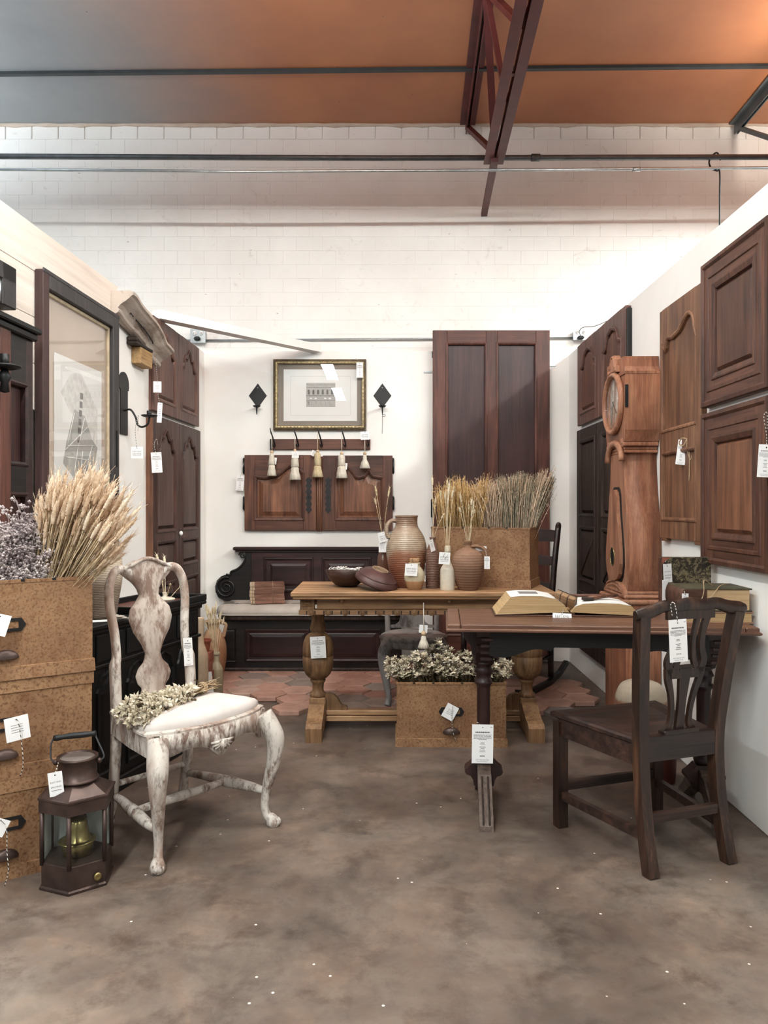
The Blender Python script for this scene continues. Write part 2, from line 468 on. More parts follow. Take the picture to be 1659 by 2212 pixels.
BLKF = wood('black_painted_wood', ['#070708', '#0d0d0e', '#161515'], 'X', 1, .45, .35, .1)
CHAR = wood('charcoal_frame', ['#2b2829', '#3b3738', '#474142'], 'Z', .8, .5, .35, .08)
CHARR = wood('charcoal_red_frame', ['#33211f', '#452c2a', '#4f3734'], 'Z', .8, .5, .35, .08)
OAK = wood('pale_oak', ['#7f5b3d', '#a37b57', '#bb956d'], 'X', .9, .55, .3, .1, sat=.95)
OAKZ = wood('pale_oak_turned', ['#6b4b30', '#8a6542', '#a17a52'], 'Z', 1.0, .55, .3, .06)
TAV = wood('tavern_oak', ['#4f3124', '#6d4733', '#835a43'], 'X', 1.0, .42, .45, .08)
TAVD = wood('tavern_dark', ['#1c0e0d', '#301816', '#41231d'], 'Z', 1.0, .4, .45, .1)
TAVF = wood('worn_foot_oak', ['#4b3c34', '#65544a', '#7a695d'], 'Y', 1.0, .55, .3, .08)
CHIP = wood('dark_chair_oak', ['#1e100b', '#352016', '#573824'], 'Z', 1.2, .4, .45, .1)
CHIPX = wood('dark_chair_oak_across', ['#1c100c', '#33201a', '#4e3224'], 'X', 1.2, .42, .45, .1)
CLK = wood('clock_pine', ['#8f5a3f', '#a97254', '#bd8a6a'], 'Z', .9, .5, .35, .06, (.78, 1.12))
CLKD = wood('clock_pine_red', ['#7f4a31', '#9a6144', '#b07a58'], 'Z', 1.1, .48, .35, .06, (.55, 1.2), .25, .9, (.68, 1.08))
ROCK = wood('dark_rocker', ['#160c0b', '#2b1714', '#42221c'], 'X', 1, .35, .5, .12)
DIST = patina('distressed_white_paint', '#6f5a50', '#cfc7be', .47, 17, 'Z', .65, '#9a8274')
DISTS = patina('splat_paint', '#80695d', '#c3b6ab', .47, 15, 'Z', .65, '#8b776c', .3)
GREYP = patina('grey_painted_chair', '#5d5958', '#9a9694', .45, 8, 'Z', .6)
CORN = patina('stripped_cornice', '#86756a', '#b5a89d', .44, 8, 'X', .7, None, .3)
BOARD = mat_board()
TILE = mat_tile()
IRON = plain('black_iron', '#1b1a1b', .5, .5, .3, .2, 20, .2)
STEEL = plain('galvanised_steel', '#a8abac', .35, .5, .85, .12, 15)
STEELD = plain('dull_steel_pipe', '#56585a', .45, .5, .6, .2, 12)
REDST = plain('oxide_red_steel', '#5a2a2a', .5, .4, 0, .22, 6)
GLAREST = plain('glare_greyed_steel', '#5d6467', .5, .4, .1, .2, 6)  # glare on the right-hand truss put into its colour as grey
COPPER = plain('browned_copper', '#4a3a35', .42, .5, .55, .25, 14, .15)
BRASS = plain('tarnished_brass', '#9a8a5c', .3, .5, .9, .25, 20)
GOLDL = plain('gilt_edge', '#b5a27a', .45, .5, .4, .35, 40, .3)
GOLDD = plain('gilt_dark', '#5b4a33', .5, .5, .3, .4, 30, .4)
GLASS = mat_glass()
LGLASS = mat_glass('lantern_glass', (.93, .96, .95, 1), .02, 1.1)
MATB = plain('taupe_mount', '#8a8076', .85, .15, 0, .06, 4, 0)
PAPER = plain('white_paper', '#e4e3e0', .8, .15, 0, .03, 5, 0, .02)
TAGP = plain('tag_card', '#efeeee', .7, .2, 0, .02, 5, 0, .02)
INK = plain('print_ink', '#75716f', .9, .1, 0, .1, 40, 0)
INKL = plain('pale_ink', '#b3b1ad', .9, .1, 0, .08, 60, 0)
INKM = plain('mid_ink', '#8d8b87', .9, .1, 0, .2, 60, 0)
BLACKI = plain('black_dot', '#161414', .8, .2)
LINEN = mat_linen('grey_linen', '#c6beb5')
COTTON = mat_linen('white_cotton', '#ded5d0', 5)
YARN = mat_linen('cotton_yarn', '#d8cfc0', 40)
YARNT = mat_linen('jute_yarn', '#c9b795', 40)
BEAD = plain('wood_bead', '#cdb08f', .6, .3)
CORD = mat_cord()
TWINE = plain('jute_twine', '#b59c7d', .9, .1, 0, .2, 80)
LEAD = plain('white_marker', '#e8e6e2', .5, .4)
RUBBER = plain('black_plug', '#161718', .5, .4)
# ------------------------------------------------------------------ the setting
floor = struct(MB().box(-7, 7, -6, 6.5, -.06, 0), 'floor', FLOOR)
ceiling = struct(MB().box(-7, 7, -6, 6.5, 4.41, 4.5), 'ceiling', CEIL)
struct(MB().box(-3.6, 3.6, -.018, .018, -.02, .0), 'trim_1', plain('ceiling_batten', '#33383b', .5, .4), (0, 5.54, 4.409), R(-1.05))
# cement fillet where ceiling meets the brick
mb = MB(); pts = []
for i in range(80):
    x = -3.6 + 7.2 * i / 79; pts.append((x, 6.345, 4.405 + random.uniform(-.004, .004)))
mb.tube(pts, [random.uniform(.012, .024) for _ in pts], 6)
struct(mb, 'trim_2', mat_wall('fillet_cement', '#b9a595', '#cdbdb0', 6))
wall_rear = struct(MB().box(-7, 7, 6.36, 6.5, 0, 4.41), 'wall_rear', BLOCKP)
BW, BH = .2185, .115
bm = MB().box(-BW / 2 + .0035, BW / 2 - .0035, -.010, 0, .001, BH - .004, .003).mesh('brick', BLOCKP)
bm_full = MB().box(-BW / 2 + .0005, BW / 2 - .0005, -.0045, 0, .0004, BH - .0004, .0004).mesh('brick', BLOCKP)
rest = MB(); cnt = 0
for row in range(17):
    z = 4.405 - BH * (row + 1)
    for k in range(-15, 16):
        x = k * BW + (BW / 2 if row % 2 else 0) + .04
        if abs(x) > 3.3: continue
        j = Vector((x, 6.36 + random.uniform(-.0006, .0006), z))
        if cnt < 300:
            inst(bm if row == 0 else bm_full, 'brick', wall_rear, Matrix.Translation(j)); cnt += 1
        else: rest.box(x - BW / 2 + .0005, x + BW / 2 - .0005, 6.3555, 6.36, z + .0004, z + BH - .0004)
rest.build('brickwork', BLOCKP, wall_rear, kind='stuff')
wall_back = struct(MB().box(XL(6.2) - .1, XR(6.2) + .1, 6.2, 6.29, 0, 2.51, .004), 'wall_back', PLASTER)
L = 3.5
wall_left = struct(MB().box(0, L, 0, .1, 0, 2.5, .004), 'wall_left', PLASTER, (XL(2.72), 2.72, 0), AL)
for i in range(4):
    z0 = 1.68 + i * .205
    MB().box(.0, 1.52 + .12 * (i % 2), -.012, 0, z0, z0 + .2035, .002).build('plank', PLANK, wall_left)
wall_right = struct(MB().box(0, 4.7, 0, .1, 0, 2.48, .004), 'wall_right', PLASTER, (XR(6.2), 6.2, 0), AR)
# loose terracotta hexagons laid over the concrete at the back
a = .1185
hexp = [(a * math.cos(PI * k / 3), a * math.sin(PI * k / 3)) for k in range(6)]
hm = MB().strips(hexp, [(0, 0), (0, .024), (.004, .028)], True, 'xy').mesh('floor_tile', TILE)
for ci in range(-8, 10):
    for ri in range(9):
        x = ci * .183 - .02; y = 4.60 + ri * .2115 + (.1057 if ci % 2 else 0)
        if y > 6.08 or x < -1.32 or x > 1.36: continue
        if x < -.75 and y < 4.9 - .3 * (x + .75): continue
        if ri == 0 and ci in (-2, 4, 7): continue
        if x > 1.0 and y > 5.45: continue
        inst(hm, 'floor_tile', floor, Matrix.Translation((x + random.uniform(-.003, .003), y + random.uniform(-.004, .004), random.uniform(0, .004)))
             @ Matrix.Rotation(random.uniform(-.02, .02), 4, 'Z') @ Matrix.Rotation(random.uniform(-.008, .008), 4, 'X'))

# roof trusses: two angle chords, webs between
def truss(dx, mat, label):
    t = T('roof_truss', label, 'truss', (dx, 0, 0))
    bx = lambda d: .655 + .0435 * (d - 2.8) + (.02 if d > 5.4 else 0)
    tx = lambda d: .535 + .0435 * (d - 2.8)
    def bar(a, b, w_, h_, name):
        a, b = Vector(a), Vector(b)
        MB().tube([a, b], 1, 4, rot=PI / 4, ell=(h_ * .7071, w_ * .7071), smooth=False, up=(0, 0, 1)).build(name, mat, t)
    for s in (-1, 1):
        mb = MB()
        for d0, d1 in ((2.3, 5.4),):
            A, B = Vector((bx(d0), d0, 3.66)), Vector((bx(d1), d1, 3.66))
            o = Vector((s * .039, 0, 0))
            mb.tube([A + o, B + o], 1, 4, rot=PI / 4, ell=(.006, .042), smooth=False)
            o2 = Vector((s * .013, 0, .035))
            mb.tube([A + o2, B + o2], 1, 4, rot=PI / 4, ell=(.05, .005), smooth=False)
        mb.build('bottom_chord', mat, t)
        mb = MB()
        A, B = Vector((tx(2.3) + s * .035, 2.3, 4.40)), Vector((tx(6.34) + s * .035, 6.34, 4.40))
        mb.tube([A, B], 1, 4, rot=PI / 4, ell=(.005, .04), smooth=False)
        o2 = Vector((-s * .022, 0, -.04))
        mb.tube([A + o2, B + o2], 1, 4, rot=PI / 4, ell=(.05, .005), smooth=False)
        mb.build('top_chord', mat, t)
    bar((bx(5.3), 5.3, 3.645), (.826, 6.35, 3.665), .05, .03, 'chord_tail')
    web = [(6.3, 1, 5.3, 0), (5.3, 0, 4.62, 1), (4.62, 1, 3.9, 0), (3.9, 0, 3.2, 1), (3.2, 1, 2.5, 0)]
    for d0, u0, d1, u1 in web:
        p = lambda d, u: (tx(d), d, 4.36) if u else (bx(d), d, 3.69)
        bar(p(d0, u0), p(d1, u1), .045, .03, 'web_bar')
    for d in (4.62, 3.2): bar((tx(d), d, 4.36), (bx(d), d, 3.69), .03, .03, 'web_post')
    for d in (4.3, 3.4): bar((bx(d) - .06, d, 3.672), (bx(d) + .06, d, 3.672), .03, .012, 'spacer')
    return t
truss(0, REDST, 'oxide-red steel roof truss running to the back wall above the tall door')
truss(2.215, GLAREST, 'steel roof truss greyed by painted-in glare, cut off by the top right corner')

# pipes under the roof
t = T('overhead_pipe', 'thick dull grey steel pipe crossing under the roof, the upper one', 'pipe', (0, 5.44, 3.722))
MB().tube([(-3.4, 0, .012), (0, 0, -.003), (3.4, 0, .006)], .0195, 10).build('pipe', STEELD, t)
x = X(1157, 5.44); MB().tube([(x - .03, 0, .0), (x + .03, 0, .0)], .026, 12).build('coupling', STEELD, t)
t = T('overhead_conduit', 'thin shiny conduit crossing just below the thick roof pipe', 'conduit', (0, 5.36, 3.60))
MB().tube([(-3.4, 0, .01), (-1, 0, -.012), (1, 0, .0), (3.4, 0, .022)], .0105, 10).build('pipe', STEEL, t)
x = X(1375, 5.36); MB().tube([(x - .025, 0, .004), (x + .025, 0, .005)], .0155, 12).build('coupling', STEEL, t)
mb = MB(); hp = P(1541, 340, 5.44)
mb.tube(smoothpath([(0.05, 0, -.02), (.03, 0, .03), (0, 0, .02), (-.03, 0, -.03), (-.035, -.05, -.1), (-.01, -.08, -.13), (.005, -.09, -.14), (.006, -.09, -.3), (.005, -.09, -.62)]), .006, 6)
thing(mb, 'hanger_rod', IRON, 'black hooked rod hanging from the roof pipes over the right partition', 'rod', hp)

# timber brace across the back left corner
A, B = P(338, 684, 5.05), P(685, 752, 6.19)
A.z = 2.512; B.z = 2.522
mb = MB(); mb.tube([A, B], 1, 4, rot=PI / 4, ell=(.042, .062), smooth=False, up=(0, 0, 1))
thing(mb, 'brace_board', PLASTER, 'white timber brace across the top of the back left corner', 'board')

# sockets and conduit on the rear wall
z = Z(735, 6.33)
t = T('wall_conduit', 'thin steel conduit along the rear wall between the two sockets', 'conduit', (0, 6.335, z))
MB().tube([(X(300, 6.33), 0, 0), (X(413, 6.33), 0, 0)], .009, 8).build('pipe', STEEL, t)
MB().tube([(X(445, 6.33), 0, 0), (X(1238, 6.33), 0, .02)], .009, 8).build('pipe', STEEL, t)
MB().tube([(X(1270, 6.33), 0, .02), (X(1400, 6.33), 0, .025)], .009, 8).build('pipe', STEEL, t)
def socket_box(px, py, w_, h_, label):
    t = T('wall_socket', label, 'socket', P(px, py, 6.31))
    MB().box(-w_ / 2, w_ / 2, -.02, .04, -h_ / 2, h_ / 2, .006).build('box', STEEL, t)
    MB().box(-w_ / 2 - .004, w_ / 2 + .004, -.024, -.02, -h_ / 2 - .004, h_ / 2 + .004, .003).build('cover', STEEL, t)
    for s in (-1, 1):
        o = MB().lathe([(.017, 0), (.017, .006), (.001, .006)], 16, M=Matrix.Translation((s * .026, -.024, .022)) @ Matrix.Rotation(PI / 2, 4, 'X')).build('outlet', LEAD, t)
        for q in (-.006, .006): MB().box(s * .026 + q - .0015, s * .026 + q + .0015, -.0315, -.03, .018, .028).build('slot', BLACKI, o)
    MB().box(-.03, .024, -.055, -.024, -.04, -.008, .012).build('plug', RUBBER, t)
    return t
socket_box(429, 727, .115, .105, 'grey metal double socket with a black plug above the left hanging doors')
s2 = socket_box(1253, 725, .115, .075, 'grey metal double socket above the right hanging doors')
mb = MB(); p0 = P(1258, 735, 6.27)
mb.tube([p0 + Vector(q) for q in smoothpath([(0, 0, .02), (-.03, -.02, .06), (0.0, -.02, .1), (.1, -.03, .11), (.25, -.05, .17), (.4, -.1, .2), (.5, -.5, .19)])], .003, 5)
thing(mb, 'extension_wire', IRON, 'thin wire looping from the right socket towards the right partition', 'wire')

# ------------------------------------------------------------------ panelled doors
def outline(x0, x1, z0, z1, arch=None, n=28):
    top = [(x1, z1), (x0, z1)] if not arch else [(x1 + (x0 - x1) * k / n, z1 + cint(arch, 1 - k / n)) for k in range(n + 1)]
    return [(x0, z0), (x1, z0)] + top
def leaf(parent, x0, x1, z0, z1, t, cols, mats, y=0, field=.035, mould=.022, depth=.6, name='door_leaf', raised=True):
    """framed leaf: backing, stiles, rails, moulded raised panels. cols: (cx0, cx1, [(pz0, pz1, arch)...] from the bottom)"""
    mS, mR, mP = mats
    yb = y - t * (1 - depth)
    lf = MB().box(x0 + .002, x1 - .002, yb, y, z0 + .002, z1 - .002).build(name, mS, parent)
    xs = [x0] + [q for c in cols for q in c[:2]] + [x1]
    for i in range(0, len(xs), 2):
        MB().box(xs[i], xs[i + 1], y - t, yb, z0, z1, .003).build('stile', mS, lf)
    for (c0, c1, ps) in cols:
        lo = z0; arch_prev = None; zp = None
        for k, (pz0, pz1, ar) in enumerate(ps + [(z1, None, None)]):
            if arch_prev is None:
                MB().box(c0, c1, y - t + .0005, yb, lo, pz0, .002).build('rail', mR, lf)
            else:
                low = [(c0 + (c1 - c0) * q / 28, zp + cint(arch_prev, q / 28)) for q in range(29)]
                MB().prism(low + [(c1, pz0), (c0, pz0)], y - t + .0005, yb).build('rail', mR, lf)
            if pz1 is None: break
            ol = outline(c0, c1, pz0, pz1, ar)
            pn = MB()
            rings = [(0, yb), (field * .55, yb - .001), (field * .62, yb - .002), (field * 1.25, y - t * .92)] if raised else [(0, yb), (.004, yb - .002)]
            v, f = [], []; n = len(ol)
            for q, (i_, yy) in enumerate(rings):
                v += [(a_, yy, b_) for a_, b_ in outline(c0 + i_, c1 - i_, pz0 + i_, pz1 - i_, ar)]
                if q: f += [((q - 1) * n + e, (q - 1) * n + (e + 1) % n, q * n + (e + 1) % n, q * n + e) for e in range(n)]
            f.append(tuple(range(len(v) - n, len(v)))); pn.add(v, f)
            pn = pn.build('panel', mP, lf)
            MB().strips(ol, [(-.012, y - t), (-.009, y - t - .005), (-.002, y - t - .006), (mould * .35, y - t - .002), (mould * .6, y - t + .001), (mould * .75, yb - .003)], False).build('moulding', mS, lf)
            lo = pz1; arch_prev = ar; zp = pz1
    return lf

s = 6.17 / F
# framed architectural print
t = T('framed_print', 'gilt-framed architectural engraving in a taupe mount hanging on the back wall', 'picture', (X(690.5, 6.17), 6.2, Z(929, 6.17)))
W_, H_ = 201 * s, 153 * s; fw = .036
rails = [[(-W_ / 2, 0), (W_ / 2, 0), (W_ / 2 - fw, fw), (-W_ / 2 + fw, fw)], [(W_ / 2, 0), (W_ / 2, H_), (W_ / 2 - fw, H_ - fw), (W_ / 2 - fw, fw)],
         [(W_ / 2, H_), (-W_ / 2, H_), (-W_ / 2 + fw, H_ - fw), (W_ / 2 - fw, H_ - fw)], [(-W_ / 2, H_), (-W_ / 2, 0), (-W_ / 2 + fw, fw), (-W_ / 2 + fw, H_ - fw)]]
for pl in rails:
    r_ = MB().prism(pl, -.03, 0).build('frame_rail', GOLDD, t)
ol = [(-W_ / 2, 0), (W_ / 2, 0), (W_ / 2, H_), (-W_ / 2, H_)]
MB().strips(ol, [(.004, -.03), (.007, -.037), (.013, -.038), (.016, -.032)], False).build('outer_bead', GOLDD, t)
MB().strips(ol, [(.018, -.031), (.021, -.036), (.03, -.035), (fw, -.026), (fw + .002, -.012)], False).build('gilt_slip', GOLDL, t)
for k in range(26):
    q = (k + .5) / 26
    for zz in (.026, H_ - .026): MB().ball((-W_ / 2 + .02 + q * (W_ - .04), -.036, zz), (.007, .003, .004), 6, 4).build('gilt_leaf', GOLDL, t)
for k in range(18):
    q = (k + .5) / 18
    for xx in (-W_ / 2 + .026, W_ / 2 - .026): MB().ball((xx, -.036, .03 + q * (H_ - .06)), (.004, .003, .007), 6, 4).build('gilt_leaf', GOLDL, t)
MB().box(-W_ / 2 + .02, W_ / 2 - .02, -.010, -.004, .02, H_ - .02).build('mount', MATB, t)
lx = lambda px: (px - 690.5) * s; lz = lambda py: (929 - py) * s
pp = MB().box(lx(612), lx(771), -.012, -.010, lz(909), lz(797)).build('print_sheet', PAPER, t)
mb = MB()
for (a_, b_, c_, d_) in ((627, 757, 812, 812.4), (627, 757, 896.6, 897), (627, 627.4, 812, 897), (756.6, 757, 812, 897)): mb.box(lx(a_), lx(b_), -.0124, -.012, lz(d_), lz(c_))
mb.build('border_line', INKL, pp)
MB().box(lx(661), lx(724), -.0123, -.012, lz(878), lz(826)).build('facade', INKL, pp)
for (y0, y1) in ((830, 831.2), (836, 837), (853.2, 855.4), (864, 865), (877, 878)): MB().box(lx(661), lx(724), -.0126, -.0123, lz(y1), lz(y0)).build('string_course', INKM, pp)
for k in range(6):
    cx_ = 666.5 + k * 10.1
    MB().prism([(lx(cx_ - 2.2), lz(851.5)), (lx(cx_ + 2.2), lz(851.5)), (lx(cx_ + 2.2), lz(842.5)), (lx(cx_), lz(840.5)), (lx(cx_ - 2.2), lz(842.5))], -.0127, -.0123).build('window', INK, pp)
for k in (0, 1, 3, 4): MB().ball((lx(671 + k * 10.3), -.0124, lz(860)), (.011, .0006, .007), 8, 4).build('niche', PAPER, pp)
MB().box(lx(664), lx(668), -.0127, -.0123, lz(874), lz(866)).build('doorway', INKM, pp)
for k in range(5): MB().box(lx(672 + k * 10), lx(672.5 + k * 10), -.0126, -.0123, lz(876), lz(866)).build('pilaster', INKM, pp)
MB().box(-W_ / 2 + .03, W_ / 2 - .03, -.0215, -.0195, .03, H_ - .03).build('glass_pane', GLASS, t)

# diamond candle sconces
def diamond_sconce(px, label, tail):
    t = T('candle_sconce', label, 'sconce', P(px, 855, 6.2), group='diamond sconces beside the print')
    dw, dh = .073, .1
    pl = MB().strips([(0, -dh), (dw, 0), (0, dh), (-dw, 0)], [(0, 0), (0, -.002), (.002, -.004)], True).build('backplate', IRON, t)
    MB().lathe([(.004, 0), (.004, .002), (.001, .002)], 10, M=Matrix.Translation((0, -.004, .065)) @ Matrix.Rotation(PI / 2, 4, 'X')).build('nail_head', STEEL, pl)
    MB().tube(smoothpath([(0, -.004, -.085), (0, -.03, -.1), (0, -.05, -.095)]), .004, 6).build('arm', IRON, t)
    MB().lathe([(.001, -.01), (.02, -.008), (.03, .002), (.032, .006), (.028, .004), (.012, -.004), (.001, -.004)], 20, c=(0, -.055, -.092)).build('drip_pan', IRON, t)
    MB().tube([(0, -.055, -.095), (0, -.056, -.12), (0, -.054, -.158)], [.0075, .006, .003], 8).build('spike', IRON, t)
    if tail:
        MB().tube(smoothpath([(0, -.054, -.15), (.0, -.052, -.24), (-.002, -.05, -.31)]), .002, 5).build('hanging_wire', IRON, t)
        MB().tube([(.012 + .012 * math.cos(a_), -.054, -.165 + .008 * math.sin(a_)) for a_ in [k * PI / 6 for k in range(12)]], .0018, 5, closed=True).build('ring', IRON, t)
diamond_sconce(557, 'black diamond-backed candle sconce left of the gilt-framed print', False)
diamond_sconce(826, 'black diamond-backed candle sconce with a dangling wire right of the print', True)

# coat rack with tassels
t = T('coat_rack', 'short dark wooden coat rack with bent iron hooks under the print', 'coat rack', (X(691.5, 6.17), 6.2, Z(971, 6.17)))
W_ = 217 * s
rb = MB().box(-W_ / 2, W_ / 2, -.022, 0, 0, 23 * s, .003).build('board', WALX, t)
MB().box(-W_ / 2 - .001, -W_ / 2 + .012, -.0225, 0, .0, 23 * s).build('end_cap', IRON, rb)
hooks = [588, 639, 690, 741, 791]
for px in hooks:
    x0 = (px - 691.5) * s
    MB().tube(smoothpath([(x0 + .022, -.022, .03), (x0 + .018, -.045, .055), (x0 + .008, -.07, .1), (x0 - .004, -.085, .14), (x0 - .008, -.082, .165)]), [.0055] * 18 + [.0042] * 7, 6).build('hook', IRON, t)
    MB().tube(smoothpath([(x0 + .022, -.022, .03), (x0 + .016, -.05, .02), (x0 + .006, -.07, .04)]), .005, 6).build('lower_hook', IRON, t)
def tassel(px, ytop, ybead, tiers, label, mat, d=6.11):
    o = P(px, ybead, d); t = T('tassel', label, 'tassel', o, group='tassels on the coat rack')
    k = d / F
    MB().tube([(0, 0, (ybead - ytop) * k), (.001, 0, 0)], .0028, 5).build('cord', mat, t)
    MB().ball((0, 0, -.006), (.014, .014, .014), 10, 6).build('bead', BEAD, t)
    z = -.016
    for (w0, w1, h_) in tiers:
        w0, w1, h_ = w0 * k / 2, w1 * k / 2, h_ * k
        fl = lambda a_, zz: 1 + .09 * math.sin(a_ * 9 + zz * 60) + .05 * math.sin(a_ * 17)
        MB().lathe([(w0 * .5, 0), (w0, -h_ * .15), (w0 * 1.02, -h_ * .35), ((w0 + w1) / 2, -h_ * .6), (w1, -h_), (w1 * .75, -h_ - .004), (.001, -h_ * .8)], 40, c=(0, 0, z), flute=fl).build('skirt', mat, t)
        z -= h_ * .96
    return t
tassel(587, 945, 975, [(10, 14, 24), (13, 19, 25)], 'two-tier cream tassel on the hook at the left end of the coat rack', YARN)
tassel(637, 942, 972, [(13, 17, 32), (16, 24, 29)], 'two-tier cream tassel with a white card on the second hook from the left', YARN)
tassel(686, 935, 973, [(13, 14, 28), (15, 23, 26)], 'two-tier tan jute tassel on the middle hook of the coat rack', YARNT)
tassel(738, 935, 978, [(14, 15, 24), (17, 23, 27)], 'wide two-tier ivory tassel on the fourth hook from the left', YARN)
tassel(788, 950, 978, [(8, 22, 29)], 'short single-tier cream tassel at the right end of the coat rack', YARN)

# pair of low cupboard doors
t = T('cupboard_doors', 'pair of low walnut cupboard doors with wavy-topped panels hanging above the settle', 'cupboard doors', (X(528, 6.17), 6.2, Z(1146, 6.17)))
lx = lambda px: (px - 528) * s; lz = lambda py: (1146 - py) * s
arL = [(0, -.088), (.2, -.096), (.38, -.085), (.76, 0), (.9, -.03), (1, -.06)]
arR = [(0, -.05), (.1, -.02), (.22, -.005), (.48, -.094), (.60, -.085), (.69, -.04), (.80, -.085), (1, -.095)]
leaf(t, 0, lx(683), 0, lz(983), .032, [(lx(551), lx(655), [(lz(1122), lz(1006), arL)])], (WAL, WALX, CHER), 0, .05)
leaf(t, lx(697), lx(848), 0, lz(984), .032, [(lx(726), lx(827), [(lz(1122), lz(1006), arR)])], (WAL, WALX, CHER), 0, .05)
MB().box(lx(683.5), lx(696.5), -.034, 0, lz(1147), lz(986), .003).build('centre_strip', CHER, t)
for q in (686, 690, 694): MB().tube([(lx(q), -.034, lz(1146)), (lx(q), -.034, lz(1010))], .005, 6).build('reed', CHER, t)
def escutcheon(x, zc, h_, par):
    pl = []
    n = 40
    for k in range(n):
        u = k / n; zz = -h_ / 2 + h_ * u
        pl.append((.014 + .011 * math.sin(u * PI * 6) ** 2 - (.008 if u < .06 or u > .94 else 0), zz))
    poly = pl + [(-x_, z_) for x_, z_ in reversed(pl)]
    e = MB().prism([(x + a_, zc + b_) for a_, b_ in poly], -.037, -.031).build('lock_plate', IRON, par)
    MB().box(x - .003, x + .003, -.0375, -.037, zc - .03, zc - .01).build('keyhole', BLACKI, e)
escutcheon(lx(667), lz(1069), .29, t); escutcheon(lx(709), lz(1069), .29, t)
def hinge(x, y, z0, z1, par, r=.006):
    h_ = MB().tube([(x, y, z0), (x, y, z1)], r, 8).build('hinge', IRON, par)
    for q in (z0, z1): MB().ball((x, y, q), (.006, .006, .009), 8, 5).build('finial', IRON, h_)
for px in (526.5, 849.5):
    for a_, b_ in ((1022, 991), (1100, 1074)): hinge(lx(px), -.026, lz(a_), lz(b_), t, .009)

# tall two-panel door standing against the wall
s2_ = 6.12 / F
t = T('tall_door', 'tall reddish-brown two-panel door standing against the back wall', 'door', (X(935, 6.12), 6.195, .03))
lx = lambda px: (px - 935) * s2_; ht = Z(713, 6.12) - .03; pt = Z(742, 6.12) - .03
leaf(t, 0, lx(1188), 0, ht, .05, [(lx(966), lx(1050), [(.2, .82, None), (.98, pt, None)]), (lx(1075), lx(1158), [(.2, .82, None), (.98, pt, None)])], (MAHO, MAHOX, MAHOD), -.02, .012, .014, .5, raised=False)
MB().box(lx(931), lx(936), -.075, -.045, Z(1118, 6.12) - .03, Z(1078, 6.12) - .03, .003).build('lock_case', IRON, t)
MB().box(lx(933.5), lx(936), -.06, -.045, Z(772, 6.12) - .03, Z(758, 6.12) - .03, .002).build('hinge', IRON, t)
for px, py in ((926, 800), (1196, 786)):
    b_ = MB().box(lx(px - 9), lx(px + 9), -.004, 0, Z(py + 2, 6.12) - .03, Z(py - 2, 6.12) - .03, .001).build('bracket', STEEL, t)

# ------------------------------------------------------------------ hooded strip lamps hung across the bay, above the frame
def strip_lamp(x0, x1, y, label, power):
    z = 3.612
    t = T('strip_lamp', label, 'lamp', ((x0 + x1) / 2, y, z)); hl = (x1 - x0) / 2
    mb = MB(); mb.box(-hl - .06, hl + .06, -.3, .3, .05, .08); mb.box(-hl - .06, hl + .06, -.302, -.298, .004, .05); mb.box(-hl - .06, hl + .06, .298, .302, .004, .05)
    mb.build('hood', plain('white_enamel', '#d9d9d6', .5, .3), t)
    m, nt, b = base('fluorescent_tube', .5, 0)
    b.inputs['Base Color'].default_value = (.8, .8, .8, 1); b.inputs['Emission Color'].default_value = (.92, .985, .955, 1)
    b.inputs['Emission Strength'].default_value = power / (PI * 2 * PI * .013 * 2 * hl)
    MB().tube([(-hl, 0, 0), (hl, 0, 0)], .013, 10).build('tube', m, t)
    for x_ in (-hl * .8, hl * .8): MB().tube([(x_, 0, .08), (x_, 0, .79)], .004, 6).build('hanger', STEELD, t)
    return t
strip_lamp(-2.0, .42, 2.9, 'hooded fluorescent strip lamp over the painted chair', 170)
strip_lamp(.95, 3.37, 2.9, 'hooded fluorescent strip lamp over the dark table', 145)
